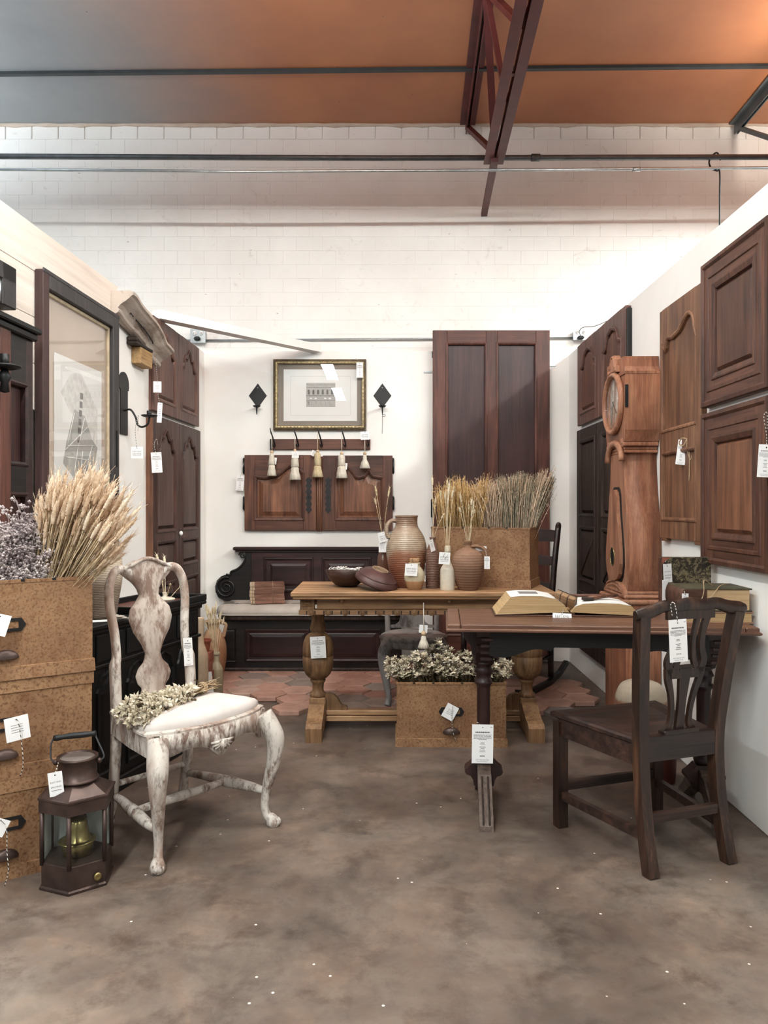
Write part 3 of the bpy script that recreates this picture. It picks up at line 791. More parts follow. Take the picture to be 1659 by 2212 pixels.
# ------------------------------------------------------------------ settle under the cupboard doors
def settle():
    t = T('box_settle', 'black carved box settle with scrolled ends and a linen cushion against the back wall', 'settle', (-.53, 6.19, .03))
    kb = 6.1 / F
    bx = lambda px: (px - 688) * kb; bz = lambda py: Z(py, 6.1) - .03
    # back board with scrolled ends
    half = [(0, 1300), (180, 1302), (203, 1299), (216, 1292), (222, 1280), (223, 1268), (219, 1255), (210, 1246), (199, 1242), (190, 1243), (188, 1236), (176, 1231), (165, 1222),
            (158, 1210), (159, 1199), (165, 1192), (170, 1188)]
    right = [(q * kb, bz(y)) for q, y in half]
    poly = right + [(-x_, z_) for x_, z_ in reversed(right[1:])]
    MB().prism(poly, -.05, -.015).build('back_board', BLK, t)
    mb = MB()
    mb.box(-.672, .672, -.085, 0, bz(1189), bz(1182), .006); mb.box(-.655, .655, -.07, 0, bz(1193), bz(1189), .003)
    mb.build('top_rail', BLKR, t)
    for sg in (-1, 1):
        c = (sg * 198 * kb, bz(1270)); pts = []
        for k in range(60):
            a_ = -1.2 + k * .26; r_ = .083 * (1 - k / 66)
            pts.append((c[0] + sg * r_ * math.cos(a_ - .6) * -1 * -1, -.058, c[1] + r_ * math.sin(a_ - .6) * -1))
        MB().tube(pts, [.011 * (1 - .4 * k / 60) for k in range(60)], 6).build('scroll', BLK, t)
        edge = smoothpath([(sg * q * kb, -.052, bz(y)) for q, y in half[8:]], 3)
        MB().tube(edge, .009, 6).build('edge_bead', BLK, t)
        c = (sg * 163 * kb, bz(1200)); pts = []
        for k in range(30):
            a_ = k * .36; r_ = .03 * (1 - k / 36); pts.append((c[0] + sg * r_ * math.cos(a_), -.055, c[1] + r_ * math.sin(a_)))
        MB().tube(pts, .006, 6).build('small_scroll', BLK, t)
    MB().box(-.53, .53, -.058, -.05, bz(1300), bz(1193), .002).build('back_frame', BLKR, t)
    for (p0, p1) in ((571, 679), (697, 805)):
        ol = [(bx(p0), bz(1281)), (bx(p1), bz(1281)), (bx(p1), bz(1204)), (bx(p0), bz(1204))]
        MB().strips(ol, [(0, -.058), (.004, -.066), (.014, -.067), (.02, -.06), (.03, -.058), (.04, -.055), (.07, -.062)], True).build('back_panel', BLKR, t)
    # chest
    fy = -.47
    kf = 5.72 / F
    fx = lambda px: (px - 672) * kf; fz = lambda py: Z(py, 5.72) - .03
    MB().box(-.66, .66, fy, -.02, .0, fz(1338), .004).build('chest', BLK, t)
    MB().box(-.675, .675, fy - .018, -.02, 0, fz(1442), .006).build('plinth', DKOAK, t)
    for (p0, p1) in ((525, 665), (679, 819)):
        ol = [(fx(p0), fz(1430)), (fx(p1), fz(1430)), (fx(p1), fz(1358)), (fx(p0), fz(1358))]
        MB().strips(ol, [(0, fy), (.004, fy - .007), (.012, fy - .008), (.02, fy - .002), (.035, fy + .0), (.04, fy - .003), (.062, fy - .007)], True).build('front_panel', BLKR, t)
    for px in (493, 851):
        ol = [(fx(px - 13), fz(1430)), (fx(px + 13), fz(1430)), (fx(px + 13), fz(1358)), (fx(px - 13), fz(1358))]
        MB().strips(ol, [(0, fy), (.004, fy - .005), (.01, fy - .002), (.02, fy - .004)], True).build('end_panel', BLK, t)
    # seat and cushion: rounded front corners
    def seat_poly(hw, yf, r_):
        pl = [(-hw + .03, -.06), (-hw, yf + r_)]
        for k in range(7): a_ = PI + k * PI / 12; pl.append((-hw + r_ + r_ * math.cos(a_), yf + r_ + r_ * math.sin(a_)))
        for k in range(7): a_ = 1.5 * PI + k * PI / 12; pl.append((hw - r_ + r_ * math.cos(a_), yf + r_ + r_ * math.sin(a_)))
        return pl + [(hw, yf + r_), (hw - .03, -.06)]
    MB().strips(seat_poly(.72, fy - .035, .14), [(0, fz(1338)), (-.004, fz(1335)), (-.004, fz(1331)), (0, fz(1329))], True, 'xy').build('seat_board', DKOAK, t)
    mb = MB(); sp = seat_poly(.725, fy - .04, .15)
    mb.strips(sp, [(.02, fz(1330)), (-.006, fz(1328)), (-.012, fz(1321)), (-.004, fz(1315)), (.02, fz(1310)), (.07, fz(1308)), (.15, fz(1307))], True, 'xy')
    c = mb.build('cushion', LINEN, t)
    for p in c.data.polygons: p.use_smooth = True
    for i in range(7):
        for j in range(2):
            x_ = -.54 + i * .18; MB().ball((x_, -.2 - j * .16, fz(1307) - .001), (.011, .011, .004), 8, 4).build('button', LINEN, c)
    mb = MB(); q = seat_poly(.737, fy - .05, .15); mb.tube([(a_, b_, fz(1327)) for a_, b_ in q[1:-1]], .005, 6)
    mb.build('piping', LINEN, c)
    return t
settle()
# tied pile of little books on the settle
BK = wood('book_cloth', ['#6a4838', '#8a6250', '#9b7562'], 'X', 2, .7, .2, .2)
PG = mat_pages('old_page_edges', '#a8917a', '#c9b59c')
z0 = Z(1307, 5.72) + .0005
for i in range(6):
    t = T('small_book', 'old brown book in the tied pile on the settle, %s' % ['bottom one', 'second from the bottom', 'third from the bottom', 'third from the top', 'second from the top', 'top one'][i],
          'book', (X(576, 5.86) + random.uniform(-.004, .004), 5.86, z0 + .002 + i * .0253), R(9 + random.uniform(-1, 1)), 'tied books on the settle')
    MB().box(-.125, .125, -.085, .085, .0005, .0245, .003).build('pages', PG, t)
    mb = MB(); mb.box(-.09, .133, -.09, .09, 0, .003, .001); mb.box(-.09, .133, -.09, .09, .022, .025, .001); mb.box(-.09, .133, -.0905, -.087, .002, .023)
    mb.build('cover', BK, t)
t = T('book_twine', 'pale twine tied round the pile of old books on the settle', 'twine', (X(576, 5.86), 5.86, z0), R(9))
for x_ in (-.105, .045):
    MB().tube([(x_, -.094, .001), (x_, -.094, .156), (x_, .094, .156), (x_, .094, .001)], .0018, 5, closed=True).build('strand', TWINE, t)

# ------------------------------------------------------------------ left partition
def LW(d, z): return (XL(d) + (.013 if d < 4.3 else 0), d, z)
# upper pair and lower pair of armoire doors in the far corner
ogee = [(0, -.115), (.12, -.105), (.3, -.02), (.5, 0), (.7, -.02), (.88, -.105), (1, -.115)]
cusp = [(0, -.13), (.12, -.12), (.24, -.05), (.34, -.055), (.5, 0), (.66, -.055), (.76, -.05), (.88, -.12), (1, -.13)]
MV = (MAUV, MAUV, MAUV)
d0, wd = 4.90, 1.04
t = T('hanging_doors', 'upper pair of arched brown armoire doors high in the back left corner', 'cupboard doors', LW(d0, 1.868), AL)
for k in (0, 1):
    leaf(t, k * .52, k * .52 + .515, 0, .605, .035, [(k * .52 + .075, k * .52 + .44, [(.08, .53, cusp)])], MV, 0, .03)
d0 = 4.86
t = T('armoire_doors', 'tall lower pair of dark armoire doors with a white knob in the back left corner', 'cupboard doors', LW(d0, .12), AL)
DW = wood('armoire_brown', ['#33201b', '#4a302a', '#5c4036'], 'Z', .9, .5, .3, .1)
DWP = wood('armoire_panel', ['#3d2b26', '#554038', '#65504a'], 'Z', .8, .5, .3, .1)
for k in (0, 1):
    leaf(t, k * .54, k * .54 + .535, 0, 1.715, .045, [(k * .54 + .075, k * .54 + .455, [(.1, .62, None), (.72, .90, None), (.97, 1.64, cusp)])], (DW, DW, DWP), 0, .03)
MB().ball((.528, -.06, .945), (.017, .013, .017), 12, 8).build('knob', LEAD, t)
MB().box(-.012, 0, -.045, 0, 0, 1.715, .003).build('edge_strip', CHER, t)

# large framed plan under glass
d0 = 3.40; ln = .88; hh = 1.335
t = T('framed_plan', 'large charcoal-framed site plan under glass hanging on the left partition', 'picture', LW(d0, .97), AL)
ft = .04
for (x0, x1, z0_, z1_, m_) in ((0, .06, 0, hh, CHARR), (ln - .085, ln, 0, hh, CHAR), (.06, ln - .085, 0, .09, CHAR), (.06, ln - .085, hh - .075, hh, CHAR)):
    MB().box(x0, x1, -ft, 0, z0_, z1_, .004).build('frame_rail', m_, t)
MB().box(0, ln, -ft - .002, -ft + .004, hh - .012, hh + .008, .004).build('frame_cap', CHAR, t)
for z0_ in (.22, .5): MB().box(ln - .05, ln - .03, -.0415, -.035, z0_, z0_ + .2).build('mortise', BLACKI, t)
for (x0, x1, z0_, z1_) in ((ln - .105, ln - .086, .09, hh - .075), (.062, .08, .09, hh - .075), (.08, ln - .085, .09, .11), (.08, ln - .085, hh - .095, hh - .075)):
    MB().box(x0, x1, -.02, -.004, z0_, z1_, .003).build('gilt_slip', plain('pale_slip', '#b7a68c', .6, .3, 0, .15, 20), t)
MB().box(.06, ln - .086, -.006, 0, .08, hh - .07).build('mount', plain('beige_mount', '#b5a698', .85, .15, 0, .05, 3, 0), t)
ps = MB().box(.17, ln - .17, -.009, -.006, .2, 1.0, .001).build('plan_sheet', PAPER, t)
sx = lambda u: .17 + u * (ln - .34); sz = lambda v: .2 + v * .8
MB().prism([(sx(.12), sz(.78)), (sx(.3), sz(.9)), (sx(.5), sz(.95)), (sx(.9), sz(.74)), (sx(.9), sz(.5)), (sx(.6), sz(.6)), (sx(.3), sz(.68))], -.0092, -.009).build('plan_hills', plain('faint_ink', '#cfcdc9', .9, .1, 0, .12, 30, 0), ps)
MB().prism([(sx(.39), sz(.70)), (sx(.61), sz(.675)), (sx(.77), sz(.54)), (sx(.9), sz(.49)), (sx(.76), sz(.23)), (sx(.72), sz(.16)), (sx(.64), sz(.17)), (sx(.48), sz(.24)), (sx(.16), sz(.36)), (sx(.23), sz(.49))], -.0096, -.0092).build('plan_area', INKL, ps)
for (a_, b_, c_, d_) in ((.39, .68, .25, .48), (.6, .66, .46, .46), (.25, .47, .85, .5), (.22, .4, .8, .4), (.46, .46, .36, .27), (.2, .44, .7, .62), (.62, .33, .78, .5), (.56, .45, .5, .25)):
    MB().tube([(sx(a_), -.0098, sz(b_)), (sx(c_), -.0098, sz(d_))], .002, 4).build('plan_line', PAPER, ps)
for k in range(6): MB().box(sx(.45 + .012 * k), sx(.51 + .012 * k), -.0101, -.0096, sz(.5 + .055 * k), sz(.54 + .055 * k)).build('plan_block', INK, ps)
mb = MB()
for k in range(3): mb.box(sx(.15 + .03 * k), sx(.75 - .05 * k), -.0094, -.009, sz(.075 - .02 * k), sz(.079 - .02 * k))
mb.build('caption_line', INKL, ps)
MB().box(.07, ln - .09, -.0145, -.0125, .1, hh - .08).build('glass_pane', GLASS, t)

# arched cornice fragment resting on a bracket
t = T('cornice_fragment', 'arched grey stripped-wood cornice fragment mounted above the wall sconce', 'cornice', LW(4.24, 2.2), AL)
path = smoothpath([(0.02, 0, .185), (.08, 0, .182), (.16, 0, .155), (.28, 0, .135), (.4, 0, .115), (.5, 0, .085), (.57, 0, .045), (.61, 0, .03), (.66, 0, .024), (.74, 0, .01)], 5)
outs = [.10 + .0 * k for k in range(len(path))]
prof = [(0, 0), (.03, 0), (.045, .012), (.05, .03), (.042, .045), (.06, .075), (.09, .1), (.115, .125), (.125, .14), (.14, .15), (.14, .175), (.12, .185), (0, .185)]   # (out, up)
v, f = [], []
n_ = len(prof)
for i, p in enumerate(path):
    tng = (path[min(i + 1, len(path) - 1)] - path[max(i - 1, 0)]).normalized(); nrm = Vector((-tng.z, 0, tng.x))
    for (o_, u_) in prof: v.append(Vector((p.x, -o_ * .9, p.z)) + nrm * (u_ - .09) * .68)
for i in range(len(path) - 1):
    for k in range(n_ - 1): f.append((i * n_ + k, i * n_ + k + 1, (i + 1) * n_ + k + 1, (i + 1) * n_ + k))
f.append(tuple(range(n_))); f.append(tuple((len(path) - 1) * n_ + k for k in range(n_)))
MB().add(v, f).build('moulding', CORN, t)
mb = MB(); crack = smoothpath([(.14, -.064, .157), (.22, -.063, .142), (.3, -.064, .125), (.36, -.066, .113), (.45, -.064, .09), (.52, -.066, .06)], 5)
mb.tube([p + Vector((0, 0, random.uniform(-.004, .004))) for p in crack], .0035, 5); mb.build('crack', IRON, t)
t = T('wall_bracket', 'small dark shelf bracket with a raw yellow block under the cornice fragment', 'bracket', LW(4.58, 2.11), AL)
MB().box(.02, .22, -.06, 0, 0, .1, .004).build('block', wood('raw_pine', ['#a9814f', '#bf9763', '#cfaa78'], 'X', 1, .7, .2, .03), t)
MB().box(-.06, .22, -.065, 0, .1, .118, .004).build('shelf', DKOAK, t)
MB().box(-.06, -.045, -.065, 0, .118, .145, .006).build('lip', DKOAK, t)

# iron wall sconce with scroll arm
t = T('scroll_sconce', 'black iron scroll-arm wall sconce with a round-topped plate beside the framed plan', 'sconce', LW(4.47, 1.67), AL)
pl = [(-.055, 0), (.055, 0), (.055, .26)] + [(.075 * math.cos(a_), .29 + .075 * math.sin(a_)) for a_ in [-.35 + k * (PI + .7) / 14 for k in range(15)]] + [(-.055, .26)]
bp = MB().prism(pl, -.008, 0).build('backplate', IRON, t)
MB().tube(smoothpath([(0, -.006, .14), (.0, -.045, .145), (0, -.075, .1), (0, -.085, .06), (0, -.11, .045), (0, -.145, .06), (0, -.155, .1)]), .006, 6, ell=(1, 1.8)).build('arm', IRON, t)
MB().lathe([(.001, 0), (.03, .002), (.045, .008), (.047, .013), (.03, .009), (.001, .007)], 20, c=(0, -.155, .1)).build('drip_pan', IRON, t)
MB().lathe([(.014, 0), (.015, .03), (.011, .03), (.011, .01), (.001, .01)], 14, c=(0, -.155, .108)).build('candle_cup', IRON, t)

# dark things at the far left edge
t = T('panelled_screen', 'dark panelled door with a red-brown stile at the left edge of the picture', 'door', LW(2.78, .9), AL)
d_ = .53
leaf(t, 0, d_, 0, 1.09, .04, [(.15, .24, [(.05, .98, None)]), (.335, .475, [(.06, .4, None), (.53, .86, None)])], (BLKR, BLK, MAHOD), 0, .02, .014, .6, raised=False)
MB().box(.245, .33, -.052, -.04, 0, 1.09, .008).build('centre_stile', MAHO, t)
mb = MB(); mb.box(-.02, d_ + .015, -.075, 0, 1.09, 1.115, .006); mb.box(-.01, d_ + .005, -.06, 0, 1.06, 1.09, .006); mb.build('cornice', BLKF, t)
t = T('corner_frame', 'charcoal frame corner with a grey panel hung above the dark panelled door', 'frame', LW(2.78, 2.03), AL)
mb = MB(); mb.box(.25, .355, -.06, 0, .02, .19, .004); mb.box(0, .355, -.06, 0, .12, .19, .004); mb.build('frame_rail', CHAR, t)
MB().box(0, .25, -.045, 0, -.01, .13, .006).build('grey_panel', plain('grey_panel', '#857d7b', .6, .3), t)
MB().tube([(.25, -.05, .03), (.25, -.05, .12)], .004, 6).build('bead', STEEL, t)
t = T('pricket_sconce', 'black iron candle holder standing out before the dark panelled door', 'sconce', LW(2.93, 1.72), AL)
MB().lathe([(.001, 0), (.035, .002), (.06, .01), (.06, .016), (.001, .012)], 20, c=(.04, -.1, .06)).build('drip_pan', IRON, t)
MB().lathe([(.016, 0), (.017, .05), (.001, .05)], 12, c=(.04, -.1, .07)).build('candle_cup', IRON, t)
MB().lathe([(.001, -.09), (.018, -.085), (.014, -.05), (.026, -.03), (.012, 0), (.001, 0)], 12, c=(.04, -.1, .06)).build('stem', IRON, t)
MB().tube([(.04, -.1, -.01), (.04, -.052, -.01)], .008, 8).build('arm', IRON, t)

# ------------------------------------------------------------------ right partition (local x runs towards the camera)
def RW(d, z): return (XR(d), d, z)
t = T('hanging_doors', 'upper pair of arched brown armoire doors hanging behind the tall clock', 'cupboard doors', RW(5.78, 1.855), AR)
for k in (0, 1):
    leaf(t, k * .6, k * .6 + .595, 0, .60, .035, [(k * .6 + .09, k * .6 + .505, [(.085, .53, ogee)])], (MAUV, MAUV, WAL), 0, .03)
MB().box(1.195, 1.215, -.03, 0, .0, .58, .003).build('edge_block', IRON, t)
t = T('armoire_doors', 'lower pair of weathered dark oak doors behind the tall clock', 'cupboard doors', RW(5.78, .2), AR)
for k in (0, 1):
    leaf(t, k * .6, k * .6 + .595, 0, 1.62, .04, [(k * .6 + .09, k * .6 + .505, [(.1, .42, None), (.52, .9, None), (.99, 1.53, None)])], (DKOAK, DKOAK, DKOAK), 0, .03)
    for z0_ in (.1, .52):
        MB().tube([(k * .6 + .13, -.038, z0_ + .04), (k * .6 + .46, -.038, z0_ + .3)], .006, 5).build('diagonal_bead', DKOAK, t)
t = T('single_door', 'single arched-moulding cherry door hanging between the clock and the framed panels', 'door', RW(4.01, 1.09), AR)
CHD = wood('stripped_cherry', ['#5d3a28', '#80563c', '#9a7050'], 'Z', .8, .5, .3, .08, (.62, 1.15))
w_, h_ = .535, 1.175
leaf(t, 0, w_, 0, h_, .03, [(.04, w_ - .06, [(.1, .43, None), (.55, h_ - .13, [(0, -.06), (.08, -.085), (.16, -.03), (.3, -.04), (.45, -.03), (.8, .03), (.9, .01), (1, -.1)])])], (CHD, CHD, CHD), 0, .02, .012, .5, raised=False)
for a_ in (0, 1): MB().box(.02 + a_ * (w_ - .1), .09 + a_ * (w_ - .1), -.028, -.004, -.015, .04, .003).build('worn_tongue', CHD, t)
for zb, hb, lab, pm in ((1.69, .64, 'upper framed walnut panel door at the right edge of the picture', WAL), (1.0, .665, 'lower framed walnut panel door at the right edge of the picture', CHER)):
    t = T('panel_door', lab, 'door', RW(3.45, zb), AR)
    w_ = .62
    lf = leaf(t, 0, w_, 0, hb, .035, [(.12, w_ - .12, [(.12, hb - .12, None)])], (WAL, WALX, pm), 0, .03, .03)
    ol = [(0.0, 0), (w_, 0), (w_, hb), (0, hb)]
    MB().strips(ol, [(.0, -.03), (.004, -.042), (.02, -.044), (.03, -.036)], False).build('edge_moulding', WAL, t)
    MB().strips(ol, [(.062, -.035), (.066, -.04), (.078, -.04), (.082, -.035)], False).build('inner_bead', WAL, t)
t = T('dark_board', 'dark maroon board hanging at the very right edge beside the framed panels', 'board', RW(2.81, .95), AR)
MB().box(0, .3, -.03, 0, 0, 1.2, .003).build('board', MAHOD, t)
MB().box(0, .05, -.045, -.03, 0, 1.2, .003).build('edge_strip', MAHO, t)
# ------------------------------------------------------------------ long-case clock
def clock():
    t = T('longcase_clock', 'tall stripped-pine long-case clock with a round dial against the right partition', 'clock', (XR(4.26) - .004, 4.26, 0), AR)
    hw = lambda z: lint([(.80, .165), (.86, .182), (.95, .20), (1.02, .203), (1.12, .193), (1.22, .172), (1.32, .148), (1.42, .13), (1.5, .122), (1.56, .122)], z)
    zs = [.78 + .78 * k / 40 for k in range(41)]
    poly = [(-hw(z), z) for z in reversed(zs)] + [(hw(z), z) for z in zs]
    poly = [(hw(z), z) for z in zs] + [(-hw(z), z) for z in reversed(zs)]
    MB().prism(poly, -.165, 0, smooth=True).build('trunk', CLKD, t)
    MB().prism([(x_ * .985, z) for x_, z in poly], -.175, -.165).build('trunk_front', CLK, t)
    # base
    MB().box(-.2, .2, -.185, 0, 0, .735, .004).build('base_case', CLKD, t)
    MB().box(-.215, .215, -.2, 0, 0, .07, .006).build('plinth', CLKD, t)
    mb = MB(); mb.box(-.225, .225, -.215, 0, .735, .76, .008); mb.box(-.205, .205, -.195, 0, .76, .785, .01); mb.box(-.19, .19, -.18, 0, .785, .80, .004)
    mb.build('waist_moulding', CLK, t)
    ap = [(.2 * math.cos(a_), .775 + .075 * math.sin(a_)) for a_ in [k * PI / 14 for k in range(15)]]
    MB().strips([(-.2, .76), (.2, .76)] + ap[1:-1], [(0, -.175), (.003, -.19), (.012, -.195), (.02, -.188), (.03, -.195), (.05, -.19)], True).build('apron_arch', CLK, t)
    # neck shelf
    mb = MB(); mb.box(-.165, .165, -.19, 0, 1.575, 1.60, .006); mb.box(-.145, .145, -.18, 0, 1.555, 1.575, .005); mb.box(-.15, .15, -.178, 0, 1.54, 1.556, .004)
    mb.build('neck_moulding', CLKD, t)
    arch = [(.135 * math.cos(a_), 1.50 + .1 * math.sin(a_)) for a_ in [k * PI / 16 for k in range(17)]]
    MB().tube([(x_, -.19, z_) for x_, z_ in arch], .02, 8, ell=(1, .8)).build('neck_arch', CLK, t)
    # hood: flat face behind a round bezel, bevelled top
    poly = [(-.165, 1.60), (.165, 1.60), (.185, 1.66), (.185, 1.96), (.165, 2.0), (.16, 2.055), (-.16, 2.055), (-.165, 2.0), (-.185, 1.96), (-.185, 1.66)]
    MB().prism(poly, -.185, 0).build('hood', CLKD, t)
    MB().strips([(.187, 1.972), (-.187, 1.972), (-.187, 1.958), (.187, 1.958)][::-1], [(0, 0), (0, -.19), (.002, -.191)], True).build('hood_bead', CLKD, t)
    Mx = Matrix.Translation((0, -.185, 1.82)) @ Matrix.Rotation(PI / 2, 4, 'X')
    bz_ = MB().lathe([(.14, 0), (.168, 0), (.172, .01), (.17, .022), (.16, .03), (.15, .028), (.145, .015), (.14, .0)], 48, M=Mx).build('bezel', CLK, t)
    dm, nt, b = base('dial_face', .5, .3)
    v = coords(nt, (1, 1, 1), False); g = noise(nt, v, 14, 5, .7, 1)
    nt.links.new(ramp(nt, g, [(.35, C('#8f877f')), (.5, C('#cfc6ba')), (.7, C('#ddd5c9'))]), b.inputs['Base Color'])
    dl = MB().lathe([(.001, .006), (.146, .006), (.146, 0)], 40, M=Mx).build('dial', dm, t)
    for k in range(12):
        a_ = k * PI / 6
        MB().box(-.003, .003, -.0072, -.006, .105, .128, M=Matrix.Translation((0, -.185, 1.82)) @ Matrix.Rotation(a_, 4, 'Y')).build('hour_mark', INKM, dl)
    for a_, l_ in ((2.3, .085), (3.4, .06)):
        MB().prism([(-.004, -.015), (.004, -.015), (.002, l_), (-.002, l_)], -.013, -.011, M=Matrix.Translation((0, -.185, 1.82)) @ Matrix.Rotation(a_, 4, 'Y')).build('hand', IRON, dl)
    MB().lathe([(.001, .02), (.144, .018), (.144, .016), (.001, .018)], 40, M=Mx).build('dial_glass', GLASS, t)
    cr = [(-.09, 1.985), (.09, 1.985), (.075, 2.02), (.05, 2.03), (.045, 2.06), (.02, 2.085), (-.02, 2.085), (-.045, 2.06), (-.05, 2.03), (-.075, 2.02)]
    MB().strips(cr, [(0, -.165), (0, -.2), (.01, -.208), (.016, -.202)], True).build('crest', CLK, t)
    MB().box(.184, .19, -.187, -.17, 1.78, 1.9, .001).build('hood_hinge', IRON, t)
    # pear-shaped door with a pendulum window
    dw = lambda u: lint([(0, .03), (.03, .07), (.08, .095), (.2, .112), (.35, .108), (.55, .088), (.75, .066), (.93, .055), (.98, .042), (1, .02)], u)
    def pear(k, z0_=.845, z1_=1.345):
        us = [q / 36 for q in range(37)]
        dw_ = lambda u: dw(u) * 1.18
        return [((dw_(u) + k), z0_ - k + (z1_ - z0_ + 2 * k) * u) for u in us] + [(-(dw_(u) + k), z0_ - k + (z1_ - z0_ + 2 * k) * u) for u in reversed(us)]
    MB().prism(pear(.014), -.181, -.175).build('door_rebate', IRON, t)
    dr = MB().prism(pear(0), -.20, -.181).build('door', CLK, t)
    MB().ball((0, -.2005, .975), (.036, .002, .048), 20, 8).build('pendulum_window', BLACKI, dr)
    MB().tube([(.037 * math.cos(a_), -.201, .975 + .05 * math.sin(a_)) for a_ in [k * PI / 12 for k in range(24)]], .003, 6, closed=True).build('window_rim', BRASS, dr)
    for x_ in (-.13, .13): MB().box(x_ - .02, x_ + .02, -.19, -.17, 1.57, 1.62, .006).build('corner_block', CLK, t)
clock()

# ------------------------------------------------------------------ pale oak trestle table
def oak_table():
    t = T('oak_table', 'pale oak trestle table with bulbous legs and a carved apron, full of jars', 'table', (.2085, 4.35, 0))
    w_, dp, zt = .703, .29, .80
    top = MB().box(-w_, w_, -dp, dp, zt - .027, zt, .005).build('tabletop', OAK, t)
    MB().box(-w_ + .01, w_ - .01, -dp + .006, dp - .006, zt - .04, zt - .027, .003).build('under_moulding', OAK, t)
    aw, ad = .62, .205
    for sg in (-1, 1):
        ap = MB().box(-aw + .05, aw - .05, sg * ad - .012, sg * ad + .012, .70, zt - .04, .002).build('apron', OAK, t)
        for q in (-1, 1):
            b_ = MB().box(q * aw - .038, q * aw + .038, sg * ad - .03, sg * ad + .03, .695, zt - .04, .003).build('corner_block', OAKZ, t)
            if sg < 0:
                MB().strips([(q * aw - .026, .715), (q * aw + .026, .715), (q * aw + .026, .75), (q * aw - .026, .75)], [(0, -ad - .03), (.004, -ad - .034), (.008, -ad - .03), (.014, -ad - .034)], True).build('carved_square', OAKZ, b_)
        ba = MB().box(-aw - .045, aw + .045, sg * (ad + .012) - .025, sg * (ad + .012) + .025, .672, .698, .003).build('lower_band', OAK, t)
        if sg < 0:
            for k in range(14):
                x_ = -aw + .02 + k * (2 * aw - .04) / 13
                r_ = MB().lathe([(.001, .007), (.007, .008), (.010, .001), (.0155, .009), (.018, 0)], 14, M=Matrix.Translation((x_, -ad - .037, .685)) @ Matrix.Rotation(PI / 2, 4, 'X')).build('rosette', OAKZ, ba)
                for e in (-1, 1): MB().box(x_ + e * .0225 - .003, x_ + e * .0225 + .003, -ad - .0385, -ad - .036, .675, .695).build('notch', DKOAK, ba)
    for q in (-1, 1): MB().box(q * aw - .012, q * aw + .012, -ad + .03, ad - .03, .68, zt - .04, .002).build('end_apron', OAK, t)
    for x_ in (-.435, .14):
        kn = MB().lathe([(.001, .04), (.01, .038), (.014, .028), (.01, .016), (.006, .01), (.009, 0)], 14, M=Matrix.Translation((x_, -ad - .012, .75)) @ Matrix.Rotation(PI / 2, 4, 'X')).build('knob', OAKZ, t)
    for x_ in (-.582, .60):
        prof = [(.045, .67), (.045, .655), (.038, .648), (.042, .64), (.036, .632), (.034, .62), (.04, .59), (.046, .565), (.044, .55), (.034, .542), (.05, .535), (.068, .52), (.082, .49), (.0865, .45), (.0865, .415), (.083, .412), (.083, .408), (.087, .405), (.087, .37), (.082, .335), (.07, .305), (.05, .285), (.038, .28), (.044, .272), (.04, .262), (.034, .255), (.031, .225), (.034, .205), (.044, .2), (.047, .188), (.044, .178)]
        lg = MB().lathe(list(reversed(prof)), 28, c=(x_, 0, 0)).build('leg', OAKZ, t)
        MB().box(x_ - .046, x_ + .046, -.046, .046, .06, .18, .006).build('leg_block', OAKZ, lg)
        ft = [(-.285, 0), (-.285, .075), (-.26, .095), (-.2, .105), (-.12, .14), (-.09, .155), (.09, .155), (.12, .14), (.2, .105), (.26, .095), (.285, .075), (.285, 0), (.2, 0), (.17, .02), (-.17, .02), (-.2, 0)]
        MB().prism([(a_, b_) for a_, b_ in ft], x_ - .043, x_ + .043, 'yz').build('foot', OAKZ, lg)
    MB().box(-.54, .56, -.035, .035, .045, .075, .004).build('stretcher', OAK, t)
    MB().box(-.54, .56, -.03, .03, .078, .105, .004).build('stretcher', OAK, t)
    for q, xx in ((1, -.54), (-1, .555)):
        sc_ = [(0, .105), (.12, .105), (.125, .115), (.12, .125), (.1, .128), (.085, .14), (.07, .17), (.05, .19), (.02, .2), (0, .195)]
        MB().prism([(xx + q * a_, b_) for a_, b_ in sc_], -.02, .02).build('scroll_bracket', OAKZ, t)
oak_table()

